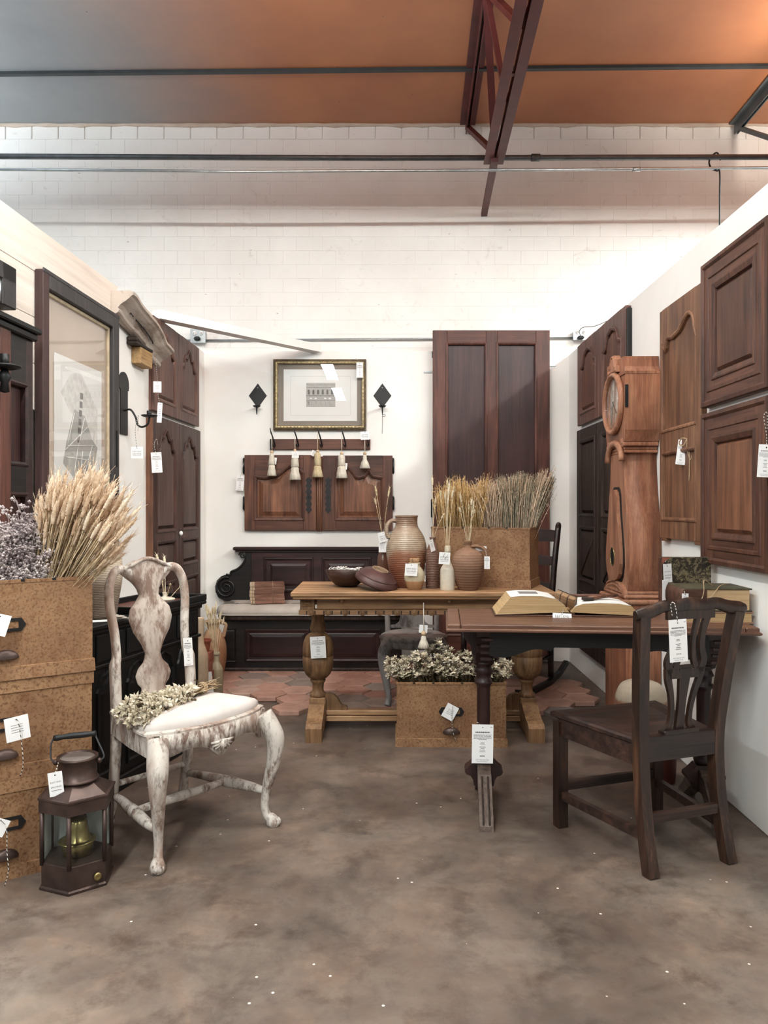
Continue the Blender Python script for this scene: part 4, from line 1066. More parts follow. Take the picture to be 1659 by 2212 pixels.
# ------------------------------------------------------------------ dark tavern table
def tavern_table():
    t = T('tavern_table', 'dark brown trestle table holding the open book at the right', 'table', (.848, 3.166, 0), R(-4.5))
    w_, dp, zt = .585, .235, .795
    tp = MB().box(-w_ + .052, w_ - .052, -dp, dp, zt - .03, zt, .004).build('tabletop', TAV, t)
    for q in (-1, 1): MB().box(q * (w_ - .05), q * w_, -dp, dp, zt - .03, zt, .004).build('cleat', TAV, t)
    MB().strips([(-w_, -dp), (w_, -dp), (w_, dp), (-w_, dp)], [(.0, zt - .03), (-.006, zt - .026), (-.006, zt - .02), (0, zt - .016)], False, 'xy').build('edge_bead', TAV, t)
    # scalloped apron
    def apron(x0, x1):
        n = 60; low = []
        for k in range(n + 1):
            u = k / n; e = min(u, 1 - u) * (x1 - x0)
            zz = .70
            if e < .24: zz = .685 - .012 * math.sin(e / .24 * PI * 2) - .02 * (1 - e / .24)
            low.append((x0 + (x1 - x0) * u, zz))
        return low + [(x1, zt - .03), (x0, zt - .03)]
    for sg in (-1, 1): MB().prism(apron(-.42, .42), sg * .165 - .01, sg * .165 + .01).build('apron', BLKF, t)
    for x_ in (-.435, .455):
        prof = [(.03, .205), (.037, .212), (.04, .225), (.03, .24), (.027, .26), (.0275, .5), (.03, .51), (.038, .518), (.036, .53), (.03, .535), (.033, .56), (.04, .566), (.034, .58), (.031, .59), (.044, .6), (.046, .61)]
        lg = MB().lathe(prof, 24, c=(x_, 0, 0)).build('leg', TAVD, t)
        cb = [(-.175, .765), (.175, .765), (.17, .735), (.14, .725), (.12, .7), (.1, .69), (.09, .66), (.05, .62), (.035, .6), (-.035, .6), (-.05, .62), (-.09, .66), (-.1, .69), (-.12, .7), (-.14, .725), (-.17, .735)]
        MB().prism(cb, x_ - .034, x_ + .034, 'yz').build('corbel', TAVD, lg)
        ear = [(-.075, .70), (-.085, .72), (-.08, .765), (.08, .765), (.085, .72), (.075, .70), (.055, .68), (.05, .65), (.035, .61), (-.035, .61), (-.05, .65), (-.055, .68)]
        MB().prism([(x_ + a_, b_) for a_, b_ in ear], -.03, .03).build('ear_bracket', TAVD, lg)
        for k in range(4): MB().box(x_ - .02, x_ + .03, -.178 + k * .012, -.17 + k * .012, .72 - k * .028, .735 - k * .028, .003).build('carved_step', TAVD, lg)
        bl = [(-.035, .205), (-.045, .195), (-.06, .18), (-.076, .168), (-.078, .155), (-.07, .145), (-.055, .14), (-.045, .125), (-.04, .1), (.04, .1), (.045, .125), (.055, .14), (.07, .145), (.078, .155), (.076, .168), (.06, .18), (.045, .195), (.035, .205)]
        MB().prism([(x_ + a_, b_) for a_, b_ in bl], -.033, .033).build('lobed_block', TAVD, lg)
        for sg in (-1, 1):
            fp = [(.028, .19), (.06, .182), (.06, .172), (.085, .165), (.13, .12), (.2, .055), (.245, .02), (.25, 0), (.2, 0), (.12, .06), (.06, .1), (.028, .1)]
            ftm = MB().prism([(sg * a_, b_) for a_, b_ in fp], x_ - .027, x_ + .027, 'yz').build('foot', TAVF, lg)
            for q in (-.012, .012):
                MB().tube([(x_ + q, sg * .095, .16), (x_ + q, sg * .2, .059), (x_ + q, sg * .243, .024)], .0035, 5).build('flute', DKOAK, ftm)
tavern_table()

# ------------------------------------------------------------------ chairs
def white_chair():
    t = T('painted_chair', 'distressed white Queen Anne chair with a vase splat and white seat in the left foreground', 'chair', (-.772, 2.965, 0), R(-131.2))
    # seat frame outline (front is +y)
    def seat(hf, hr, yf, yr, bow=.02):
        pl = []
        for k in range(13): u = -1 + k / 6; pl.append((u * hf, yf - .05 * abs(u) ** 4 + bow * math.cos(u * PI * 1.0) * .6))
        pl = [(hf * .985, yf - .12)] + list(reversed(pl)) + [(-hf * .985, yf - .12), (-hr, yr), (hr, yr)]
        return pl
    so = seat(.262, .185, .215, -.215)
    # apron with dropped shell, front
    n = 40; up, low = [], []
    for k in range(n + 1):
        u = -1 + 2 * k / n; x_ = u * .225
        y_ = .225 - .05 * abs(u * .86) ** 4 + .012 * math.cos(u * PI * .86)
        dz = .07 + .028 * math.exp(-(u / .16) ** 2) + .012 * math.cos(u * PI * 2) + (.02 if abs(u) > .9 else 0)
        up.append((x_, y_, .452)); low.append((x_, y_, .452 - dz))
    v = up + low + [(a_, b_ - .022, c_) for a_, b_, c_ in up] + [(a_, b_ - .022, c_) for a_, b_, c_ in low]
    m_ = n + 1; f = []
    for k in range(n):
        f += [(k, k + 1, m_ + k + 1, m_ + k), (2 * m_ + k, 2 * m_ + k + 1, 3 * m_ + k + 1, 3 * m_ + k), (k, k + 1, 2 * m_ + k + 1, 2 * m_ + k), (m_ + k, m_ + k + 1, 3 * m_ + k + 1, 3 * m_ + k)]
    fr = MB().add(v, f, True).build('front_rail', DIST, t)
    sh = MB()
    for k in range(9):
        a_ = PI * (k + .5) / 9 + PI
        sh.tube([(0, .24, .40), (.026 * math.cos(a_), .247, .40 + .022 * math.sin(a_)), (.05 * math.cos(a_), .242, .405 + .042 * math.sin(a_))], [.003, .0065, .004], 6)
    sh.build('carved_shell', DIST, fr)
    for sg in (-1, 1):
        MB().tube([(sg * .25, .17, .415), (sg * .225, .0, .415), (sg * .18, -.2, .415)], 1, 4, rot=PI / 4, ell=(.052, .017), smooth=False, up=(0, 0, 1)).build('side_rail', DIST, t)
    MB().box(-.16, .16, -.225, -.195, .385, .45, .004).build('back_rail', DIST, t)
    MB().strips(so, [(.004, .445), (-.004, .452), (-.004, .46), (.01, .464)], True, 'xy').build('seat_frame', DIST, t)
    dome(seat(.25, .17, .205, -.19), [(.98, .456), (1, .468), (.985, .48), (.93, .491), (.82, .5), (.6, .507), (.3, .51)]).build('seat_cushion', COTTON, t)
    # cabriole front legs
    for sg in (-1, 1):
        pth = smoothpath([(sg * .235, .19, .44), (sg * .25, .215, .39), (sg * .262, .232, .34), (sg * .258, .226, .26), (sg * .245, .208, .17), (sg * .237, .197, .09), (sg * .242, .203, .045), (sg * .252, .216, .028), (sg * .258, .224, .012), (sg * .26, .226, .0)], 4)
        rad = sm1([.036, .038, .036, .028, .021, .016, .016, .024, .026, .02], 4)
        lg = MB().tube(pth, rad, 12).build('front_leg', DIST, t)
        for q in (-1, 0, 1): MB().ball((sg * .262 + q * .012, .235 - abs(q) * .006, .018), (.011, .02, .016), 8, 5).build('toe', DIST, lg)
        # rear leg and hooped back post in one
        pth = smoothpath([(sg * .165, -.262, 0), (sg * .165, -.235, .12), (sg * .168, -.21, .28), (sg * .17, -.2, .44), (sg * .17, -.208, .6), (sg * .168, -.213, .635), (sg * .158, -.22, .67), (sg * .16, -.232, .76), (sg * .172, -.245, .86), (sg * .168, -.255, .94), (sg * .142, -.262, .992), (sg * .105, -.265, 1.0), (sg * .075, -.265, .985), (sg * .055, -.263, .95)], 4)
        rad = sm1([.019, .02, .021, .022, .022, .022, .018, .018, .018, .018, .018, .018, .017, .015], 4)
        MB().tube(pth, rad, 10, up=(1, 0, 0)).build('back_post', DIST, t)
    # vase splat
    prof = [(.462, .075), (.48, .078), (.5, .06), (.525, .052), (.545, .07), (.575, .08), (.605, .068), (.63, .042), (.66, .034), (.7, .05), (.75, .082), (.8, .098), (.84, .09), (.87, .062), (.893, .044), (.92, .052), (.945, .07), (.965, .095), (.985, .118), (1.0, .122), (1.01, .1), (1.03, .06), (1.038, .03), (1.04, .0)]
    zs = [.462 + (1.04 - .462) * k / 70 for k in range(71)]
    yb = lambda z: -.2 - .065 * max(0, (z - .46) / .55) ** 1.0 + .018 * math.sin((z - .46) / .58 * PI)
    v, f = [], []
    for z in zs:
        hw = lint(prof, z)
        for (x_, o_) in ((-hw, -.007), (-hw * .6, .009), (0, .011), (hw * .6, .009), (hw, -.007)): v.append((x_, yb(z) + o_, z))
        for x_ in (hw, -hw): v.append((x_, yb(z) - .012, z))
    for k in range(70):
        for j in range(7): f.append((k * 7 + j, k * 7 + (j + 1) % 7, (k + 1) * 7 + (j + 1) % 7, (k + 1) * 7 + j))
    sp = MB().add(v, f, True).build('splat', DISTS, t)
    MB().tube(smoothpath([(-.12, yb(1) + .004, .995), (-.07, yb(1) + .008, 1.018), (0, yb(1.03) + .01, 1.04), (.07, yb(1) + .008, 1.018), (.12, yb(1) + .004, .995)]), .008, 6).build('crest_bead', DIST, sp)
    MB().box(-.09, .09, -.222, -.188, .452, .475, .005).build('shoe', DIST, t)
    # stretchers
    for sg in (-1, 1):
        MB().tube([(sg * .166, -.235, .13), (sg * .185, -.13, .135), (sg * .2, -.06, .135), (sg * .21, 0, .135), (sg * .235, .13, .135), (sg * .243, .2, .135)], [.013, .017, .02, .024, .018, .012], 10).build('side_stretcher', DIST, t)
    MB().tube([(-.2, -.01, .135), (-.1, -.01, .135), (0, -.01, .135), (.1, -.01, .135), (.2, -.01, .135)], [.013, .016, .019, .016, .013], 10).build('cross_stretcher', DIST, t)
    MB().tube([(-.166, -.225, .17), (.166, -.225, .17)], .012, 10).build('rear_stretcher', DIST, t)
white_chair()

def dark_chair():
    t = T('splat_chair', 'dark oak chair with a pierced splat, seen from behind at the right', 'chair', (.968, 2.90, 0), R(19.3))
    def sq(name, pts, w_, d_, mat, par=t, up=(0, 1, 0)):
        return MB().tube(pts, 1, 4, rot=PI / 4, ell=(d_ * .7071, w_ * .7071), smooth=False, up=up).build(name, mat, par)
    for sg in (-1, 1):
        sq('back_post', smoothpath([(sg * .165, -.268, 0), (sg * .163, -.245, .1), (sg * .16, -.222, .22), (sg * .16, -.21, .36), (sg * .163, -.21, .46), (sg * .172, -.222, .58), (sg * .186, -.243, .74), (sg * .2, -.266, .885)], 4), .04, .042, CHIP)
        sq('front_leg', [(sg * .225, .195, 0), (sg * .225, .195, .415)], .042, .042, CHIP)
        sq('side_rail', [(sg * .225, .2, .392), (sg * .163, -.21, .392)], .026, .07, CHIPX, up=(0, 0, 1))
        sq('side_stretcher', [(sg * .225, .195, .125), (sg * .163, -.23, .125)], .022, .032, CHIPX, up=(0, 0, 1))
    sq('front_rail', [(-.22, .2, .392), (.22, .2, .392)], .026, .07, CHIPX, up=(0, 0, 1))
    sq('back_rail', [(-.16, -.212, .415), (.16, -.212, .415)], .034, .085, CHIPX, up=(0, 0, 1))
    sq('front_stretcher', [(-.222, .19, .16), (.222, .19, .16)], .02, .034, CHIPX, up=(0, 0, 1))
    sq('rear_stretcher', [(-.16, -.235, .185), (.16, -.235, .185)], .02, .034, CHIPX, up=(0, 0, 1))
    so = [(-.25, .225), (-.175, -.19), (.175, -.19), (.25, .225)]
    MB().strips(so, [(.004, .425), (-.002, .43), (-.002, .442), (.006, .448), (.03, .446), (.06, .440)], True, 'xy').build('seat', CHIPX, t)
    # serpentine crest rail with ears
    pth = smoothpath([(-.232, -.272, .887), (-.205, -.271, .890), (-.16, -.268, .898), (-.11, -.265, .912), (-.06, -.263, .908), (0, -.262, .914), (.06, -.263, .908), (.11, -.265, .914), (.16, -.268, .900), (.205, -.271, .894), (.232, -.272, .892)], 5)
    MB().tube(pth, sm1([.016, .024, .023, .021, .022, .025, .022, .021, .023, .024, .016], 5), 10, ell=(1, .75)).build('crest_rail', CHIP, t)
    # pierced splat built from bent ribs
    yb = lambda z: -.205 - .06 * (z - .46) / .42
    mb = MB()
    def rib(pts, ws):
        p = smoothpath([(x_, 0, z_) for x_, z_ in pts], 5); wv = sm1(ws, 5)
        mb.tube([(q.x, yb(q.z), q.z) for q in p], [1] * len(p), 4, rot=PI / 4, ell=(.012, .012), smooth=False) if False else None
        v, f = [], []
        for i, q in enumerate(p):
            tg = (p[min(i + 1, len(p) - 1)] - p[max(i - 1, 0)]).normalized(); nr = Vector((-tg.z, 0, tg.x))
            for sx_ in (-1, 1):
                e = q + nr * sx_ * wv[i] / 2
                for o_ in (-.007, .007): v.append((e.x, yb(e.z) + o_, e.z))
        for i in range(len(p) - 1):
            a_, b_ = i * 4, i * 4 + 4
            f += [(a_, a_ + 1, b_ + 1, b_), (a_ + 2, a_ + 3, b_ + 3, b_ + 2), (a_, a_ + 2, b_ + 2, b_), (a_ + 1, a_ + 3, b_ + 3, b_ + 1)]
        f += [(0, 1, 3, 2), (len(v) - 4, len(v) - 3, len(v) - 1, len(v) - 2)]
        mb.add(v, f)
    for sg in (-1, 1):
        rib([(sg * .085, .90), (sg * .07, .86), (sg * .06, .81), (sg * .062, .76), (sg * .075, .715), (sg * .062, .68), (sg * .035, .668)], [.03, .026, .022, .022, .026, .026, .024])
        rib([(sg * .035, .90), (sg * .03, .85), (sg * .022, .79), (sg * .03, .73), (sg * .045, .69)], [.022, .018, .016, .018, .02])
        rib([(sg * .07, .69), (sg * .066, .65), (sg * .05, .6), (sg * .04, .54), (sg * .042, .49), (sg * .058, .462)], [.03, .024, .019, .017, .02, .026])
    rib([(0, .69), (0, .64), (0, .56), (0, .465)], [.052, .042, .03, .034])
    mb.box(-.1, .1, yb(.89) - .007, yb(.89) + .007, .865, .905); mb.box(-.06, .06, yb(.68) - .0065, yb(.68) + .0065, .655, .70)
    mb.build('splat', CHIP, t)
    MB().box(-.075, .075, -.228, -.19, .452, .472, .004).build('shoe', CHIPX, t)
dark_chair()

def rocker():
    t = T('rocking_chair', 'dark ladder-back rocking chair half hidden behind the oak table', 'chair', (.857, 5.255, .03), R(146.5))
    for sg in (-1, 1):
        MB().tube(smoothpath([(sg * .22, -.2, .05), (sg * .22, -.2, .42), (sg * .222, -.245, .75), (sg * .225, -.33, 1.09)]), .021, 10).build('back_post', ROCK, t)
        MB().ball((sg * .225, -.332, 1.095), (.02, .02, .018), 8, 5).build('post_cap', ROCK, t)
        MB().tube([(sg * .235, .22, .05), (sg * .235, .22, .45)], .02, 10).build('front_leg', ROCK, t)
        pl = [(-.5, .085), (-.35, .03), (-.15, .0), (.1, .0), (.28, .02), (.38, .05), (.38, .075), (.26, .05), (.1, .035), (-.15, .035), (-.35, .065), (-.48, .115)]
        MB().prism(pl, sg * .225 - .016, sg * .225 + .016, 'yz').build('rocker', BLKF, t)
        MB().tube([(sg * .225, -.2, .2), (sg * .235, .22, .2)], .012, 8).build('side_stretcher', ROCK, t)
    for z0_, h_ in ((.975, .09), (.81, .07), (.63, .065)):
        v = []; n = 10; f = []
        for k in range(n + 1):
            u = -1 + 2 * k / n; x_ = u * .22; y_ = -.225 - .2 * max(0, z0_ - .5) ** 1.1 - .025 * (1 - u * u)
            v += [(x_, y_, z0_), (x_, y_ - .008, z0_), (x_, y_ - .012, z0_ + h_ - .012 * u * u), (x_, y_ - .02, z0_ + h_ - .012 * u * u)]
        for k in range(n):
            a_, b_ = k * 4, k * 4 + 4
            f += [(a_, b_, b_ + 2, a_ + 2), (a_ + 1, b_ + 1, b_ + 3, a_ + 3), (a_, b_, b_ + 1, a_ + 1), (a_ + 2, b_ + 2, b_ + 3, a_ + 3)]
        MB().add(v, f).build('slat', ROCK, t)
    MB().strips([(-.255, .245), (-.235, -.21), (.235, -.21), (.255, .245)], [(0, .40), (-.004, .41), (-.004, .425), (.004, .432), (.03, .43)], True, 'xy').build('seat', ROCK, t)
    MB().tube([(-.235, .22, .22), (.235, .22, .22)], .012, 8).build('front_stretcher', ROCK, t)
rocker()

def grey_chair():
    t = T('grey_chair', 'grey painted side chair tucked behind the oak table', 'chair', (.185, 4.87, .03), R(180))
    so = [(.21 * math.cos(a_) * (1.0 if math.sin(a_) > 0 else .93), .215 * math.sin(a_)) for a_ in [k * PI / 18 for k in range(36)]]
    MB().strips(so, [(.01, .35), (0, .36), (0, .39), (-.008, .4), (-.008, .41), (.01, .418), (.04, .42)], True, 'xy').build('seat', GREYP, t)
    for sg in (-1, 1):
        pth = smoothpath([(sg * .15, .13, .39), (sg * .185, .165, .34), (sg * .19, .17, .26), (sg * .17, .155, .14), (sg * .155, .14, .05), (sg * .165, .155, .0)], 4)
        MB().tube(pth, sm1([.04, .036, .03, .022, .017, .022], 4), 10).build('front_leg', GREYP, t)
        MB().tube(smoothpath([(sg * .165, -.23, 0), (sg * .16, -.19, .25), (sg * .16, -.18, .42), (sg * .165, -.19, .62), (sg * .15, -.215, .80)]), .018, 8).build('back_post', GREYP, t)
    pl = [(-.15, .80), (-.08, .84), (0, .85), (.08, .84), (.15, .80), (.15, .76), (.06, .77), (-.06, .77), (-.15, .76)]
    MB().prism(pl, -.225, -.2).build('crest_rail', GREYP, t)
    sp = [(-.155, .425), (.155, .425), (.155, .44), (.11, .445), (.085, .465), (.075, .51), (.06, .55), (.045, .62), (.05, .7), (.06, .78), (-.06, .78), (-.05, .7), (-.045, .62), (-.06, .55), (-.075, .51), (-.085, .465), (-.11, .445), (-.155, .44)]
    MB().prism(sp, -.2, -.186).build('splat', GREYP, t)
grey_chair()

# ------------------------------------------------------------------ black cabinet along the left partition
def cabinet():
    t = T('black_cabinet', 'black cabinet with arched panels and a tray top along the left partition', 'cabinet', (-1.208, 3.18, 0), R(74.4))
    ln, dp, zt = .935, .335, .755
    MB().box(.02, ln - .02, .02, dp, .06, zt - .02, .004).build('body', BLKF, t)
    MB().box(.01, ln - .01, .005, dp, 0, .065, .006).build('plinth', BLKF, t)
    mb = MB(); mb.box(-.015, ln + .015, -.01, dp, zt - .02, zt, .005); mb.box(.005, ln - .005, .006, dp, zt - .04, zt - .02, .004)
    mb.build('top', BLKF, t)
    MB().box(.012, ln - .012, .008, .02, zt - .19, zt - .175, .003).build('waist_bead', BLKF, t)
    for k in range(4):
        x0 = .05 + k * .215; x1 = x0 + .185
        ol = outline(x0, x1, .1, zt - .2, [(0, -.09), (.2, -.02), (.5, 0), (.8, -.02), (1, -.09)], 16)
        MB().strips(ol, [(0, .02), (.004, .01), (.012, .01), (.018, .02), (.03, .021), (.05, .014)], True).build('arched_panel', BLKF, t)
        MB().box(x0, x1, .012, .02, zt - .165, zt - .05, .004).build('drawer_front', BLKF, t)
    # raised tray rim over the far half
    z0_, z1_ = zt, zt + .032
    for (a_, b_, c_, d_) in ((ln - .0, ln + .015, -.01, dp), (.36, ln, -.01, .005), (.36, ln, dp - .014, dp), (.36, .372, .005, dp - .014)):
        MB().box(a_, b_, c_, d_, z0_, z1_, .003).build('tray_rim', BLKF, t)
    MB().box(.372, ln, .005, dp - .014, zt, zt + .004).build('tray_floor', MAHO, t)
cabinet()
# ------------------------------------------------------------------ fibreboard file boxes
BAND = mat_board(); BAND.name = 'pale_fibreboard_band'
def filebox(label, loc, rz, dp=.25, open_=True, band=False, group='speckled fibreboard file boxes', pull=True):
    t = T('file_box', label, 'box', loc, rz, group)
    w_, h_, th = .285, .333, .007
    yf, yb_ = -dp / 2, dp / 2
    bd = MB().box(-w_, w_, yf, yf + th, .002, h_, .002).build('front_board', BOARD, t)
    MB().box(-w_, w_, yb_ - th, yb_, .002, h_, .002).build('back_board', BOARD, t)
    for sg in (-1, 1): MB().box(sg * w_, sg * (w_ - th), yf + th, yb_ - th, .002, h_, .002).build('side_board', BOARD, t)
    MB().box(-w_ + th, w_ - th, yf + th, yb_ - th, .002, .01).build('base_board', BOARD, t)
    if not open_: MB().box(-w_ + th, w_ - th, yf + th, yb_ - th, h_ - .01, h_).build('lid_board', BOARD, t)
    MB().strips([(-w_, yf), (w_, yf), (w_, yb_), (-w_, yb_)], [(0, .045), (-.006, .043), (-.008, .0), (0, .0)], False, 'xy').build('base_skirt', BOARD, t)
    if band: MB().strips([(-w_, yf), (w_, yf), (w_, yb_), (-w_, yb_)], [(0, h_ - .045), (-.005, h_ - .043), (-.005, h_), (0, h_)], False, 'xy').build('lid_band', BAND, t)
    else:
        MB().strips([(-w_, yf), (w_, yf), (w_, yb_), (-w_, yb_)], [(-.002, h_ - .008), (-.002, h_ + .003), (.007, h_ + .003), (.009, h_ - .01)], False, 'xy').build('rim', BAND, t)
        for q in (-.2, -.1, .05, .15): MB().box(q, q + .012, yf - .0035, yf, h_ - .004, h_ + .0035).build('staple', IRON, t)
    if pull:
        zc = .185
        hexo = [(-.052, -.022), (.052, -.022), (.066, 0), (.052, .022), (-.052, .022), (-.066, 0)]
        hexi = [(-.044, -.012), (.044, -.012), (.044, 0), (.044, .012), (-.044, .012), (-.044, 0)]
        v = [(a_, yf - y_, zc + b_) for y_ in (.0, .006) for ring in (hexo, hexi) for a_, b_ in ring]
        f = []
        for i in range(6):
            j = (i + 1) % 6
            f += [(12 + i, 12 + j, 18 + j, 18 + i), (i, j, 12 + j, 12 + i), (6 + i, 6 + j, 18 + j, 18 + i)]
        hd = MB().add(v, f).build('label_holder', IRON, t)
        MB().box(-.043, .043, yf - .0015, yf, zc - .012, zc + .012).build('label_slip', BAND, hd)
        mb = MB(); n = 12; v, f = [], []
        for k in range(n + 1):
            a_ = PI * k / n
            for j in range(6):
                b_ = PI / 2 * j / 5
                v.append((-.045 * math.cos(a_), yf - .022 * math.sin(a_) * math.sin(b_) ** .8, .075 + .03 * math.sin(a_) * math.cos(b_) - .002))
        for k in range(n):
            for j in range(5): f.append((k * 6 + j, k * 6 + j + 1, (k + 1) * 6 + j + 1, (k + 1) * 6 + j))
        mb.add(v, f, True); mb.build('cup_pull', COPPER, t)
    return t
# stack at the left: front face runs back to the right
ang = R(35); uu = Vector((math.cos(ang), math.sin(ang), 0)); nn = Vector((-math.sin(ang), math.cos(ang), 0))
cor = Vector((-1.039, 2.738, 0)); cen = cor - uu * .285 + nn * .125
filebox('bottom speckled file box of the stack beside the lantern', cen + Vector((0, 0, .0)), ang, .25, False, True)
filebox('middle speckled file box of the stack beside the lantern', cen + nn * .004 + Vector((0, 0, .334)), ang, .25, False, True)
filebox('top speckled file box of the left stack, filled with wheat and lavender', cen + uu * .001 + Vector((0, 0, .668)), ang, .25, True)
filebox('speckled file box of pale flowers on the floor before the oak table', (X(976, 4.0), 4.0 + .135, 0), R(-1), .27, True)
TB = Vector((.585, 4.447, .80))
filebox('speckled file box of dried grasses on top of the oak table', TB, R(-22), .26, True, pull=False)

# ------------------------------------------------------------------ pots and bottles
def pot(name, label, cat, loc, prof, mat, n=36, rz=0, group=None, inner=.006):
    t = T(name, label, cat, loc, rz, group)
    r_, z_ = prof[-1]
    inn = [(max(.004, r_ - inner), z_), (max(.003, prof[-2][0] - inner), prof[-2][1]), (max(.002, prof[-3][0] - inner * 1.2), prof[-3][1] - .01)]
    k = [(p.x, p.y) for p in smoothpath([(a_, b_, 0) for a_, b_ in prof], 4)]
    MB().lathe([(.001, 0)] + k + inn + [(.001, inn[-1][1] - .005)], n).build('body', mat, t)
    return t
JUG = mat_pot('salt_glaze', [(0, '#5f3526'), (.25, '#7d4b36'), (.42, '#8f6149'), (.55, '#a8947f'), (.8, '#a5917c'), (1, '#80604e')], 0, .39, .28, 30, .2, 7, .6, .3)
t = pot('salt_glaze_jug', 'large brown and cream salt-glazed jug with a handle on the oak table', 'jug', (X(878, 4.33), 4.33, .80),
        [(.075, 0), (.085, .02), (.1, .09), (.113, .18), (.112, .235), (.095, .29), (.07, .33), (.062, .35), (.062, .385), (.066, .398), (.06, .402)], JUG)
MB().tube(smoothpath([(-.06, -.01, .37), (-.085, -.02, .372), (-.11, -.03, .345), (-.112, -.03, .31), (-.1, -.028, .275)]), .012, 10, ell=(1, 1.3)).build('handle', JUG, t)
BRN = mat_pot('brown_stoneware', [(0, '#5a4036'), (.5, '#6d5145'), (1, '#7a5d4f')], 0, .3, .45, 34, .15, 8, .4, .2)
t = pot('stoneware_bottle', 'slim dark brown stoneware bottle between the jug and the cream bottle', 'bottle', (X(934.5, 4.27), 4.27, .80), [(.034, 0), (.038, .01), (.039, .16), (.036, .2), (.024, .235), (.016, .252), (.015, .27), (.018, .278), (.016, .282)], BRN, 24)
CRM = mat_pot('cream_stoneware', [(0, '#c9bfae'), (.5, '#d8cfbf'), (1, '#cdbfa6')], 0, .25, .3, 0, .06, 8, .6, .2)
t = pot('cream_bottle', 'small cream glazed bottle with dried stems on the oak table', 'bottle', (X(967, 4.16), 4.16, .80), [(.036, 0), (.04, .006), (.04, .095), (.036, .12), (.02, .145), (.014, .165), (.014, .2), (.017, .21), (.016, .235), (.014, .24)], CRM, 24)
TER = mat_pot('unglazed_brown', [(0, '#6a4c3a'), (.4, '#7e5f4c'), (.7, '#8a6a57'), (1, '#77573f')], 0, .27, .7, 22, .12, 5, .25, .25)
t = pot('round_jug', 'round matt brown jug with a small neck and handle before the grass box', 'jug', (X(1011, 4.17), 4.17, .80), [(.05, 0), (.055, .006), (.075, .06), (.09, .12), (.091, .155), (.075, .2), (.04, .222), (.021, .232), (.019, .25), (.022, .258), (.019, .268)], TER)
MB().tube(smoothpath([(.018, -.01, .235), (.05, -.02, .238), (.085, -.03, .222), (.098, -.034, .19), (.094, -.032, .17)]), .009, 10, ell=(1, 1.4)).build('handle', TER, t)
SML = mat_pot('dipped_glaze', [(0, '#a37c58'), (.36, '#ad8763'), (.42, '#c9bea3'), (1, '#bdb298')], 0, .12, .35, 0, .08, 6, .5, .04)
t = pot('corked_pot', 'small two-tone pot with a cork in front of the large jug', 'pot', (X(895.5, 4.2), 4.2, .80), [(.034, 0), (.038, .004), (.05, .035), (.056, .065), (.054, .09), (.04, .115), (.031, .125), (.03, .135), (.032, .142), (.03, .146)], SML, 28)
CORK = plain('cork', '#b08a68', .9, .1, 0, .35, 60, .3)
MB().lathe([(.024, .135), (.029, .168), (.027, .17), (.001, .17)], 16).build('cork', CORK, t)
AMB = mat_pot('amber_stoneware', [(0, '#4a2f24'), (1, '#6d4837')], 0, .3, .25, 0, .1, 6, .6)
t = pot('brown_flask', 'glossy brown flask of dried stems half hidden behind the large jug', 'bottle', (X(828, 4.52), 4.52, .80), [(.03, 0), (.036, .006), (.037, .1), (.034, .15), (.018, .2), (.013, .24), (.015, .26), (.013, .265)], AMB, 20)
# two turned wooden bowls
BWL = wood('dark_bowl', ['#2c1a14', '#44291f', '#57382b'], 'X', 1.5, .45, .4, .05)
BWM = plain('maroon_bowl', '#4a2f2c', .45, .4, 0, .2, 10)
bo = (X(748, 4.33), 4.33, .801)
t = T('wooden_bowl', 'dark wooden bowl holding white curls on the oak table', 'bowl', bo, rot=(R(-7), R(2), 0))
MB().lathe([(.001, .003), (.045, .002), (.06, .006), (.1, .04), (.122, .088), (.118, .09), (.095, .045), (.055, .014), (.001, .011)], 36).build('body', BWL, t)
t2 = T('white_curls', 'loose white paper curls filling the dark wooden bowl', 'paper', (bo[0], bo[1], .897))
for k in range(46):
    a_, r_ = random.uniform(0, 2 * PI), .09 * math.sqrt(random.random()); c = (r_ * math.cos(a_), r_ * math.sin(a_), random.uniform(-.012, .014) - r_ * .05)
    ph, q = random.uniform(0, 6), random.uniform(.012, .026)
    MB().tube([(c[0] + q * math.cos(ph + j * .7), c[1] + q * math.sin(ph + j * .7), c[2] + .006 * math.sin(j * 1.1 + ph)) for j in range(9)], .0022, 4).build('curl', LEAD, t2)
t = T('upturned_bowl', 'maroon wooden bowl turned upside down and leaning on the curls bowl', 'bowl', (X(812, 4.19), 4.19, .838), rot=(R(14), R(17), R(10)))
MB().lathe([(.118, -.0), (.122, .004), (.12, .012), (.108, .034), (.105, .036), (.085, .058), (.055, .072), (.05, .073), (.048, .078), (.04, .078), (.038, .07), (.001, .068)], 40).build('body', BWM, t)
for r_, z_ in ((.1195, .0125), (.1065, .0355)): MB().lathe([(r_ - .002, z_), (r_ + .0015, z_ + .002), (r_ - .002, z_ + .004)], 36).build('ridge', BWM, t)
MB().lathe([(.039, .0765), (.044, .0805), (.049, .0765)], 32).build('foot_ring', plain('scuffed_ring', '#9a8168', .7, .2, 0, .3, 30), t)
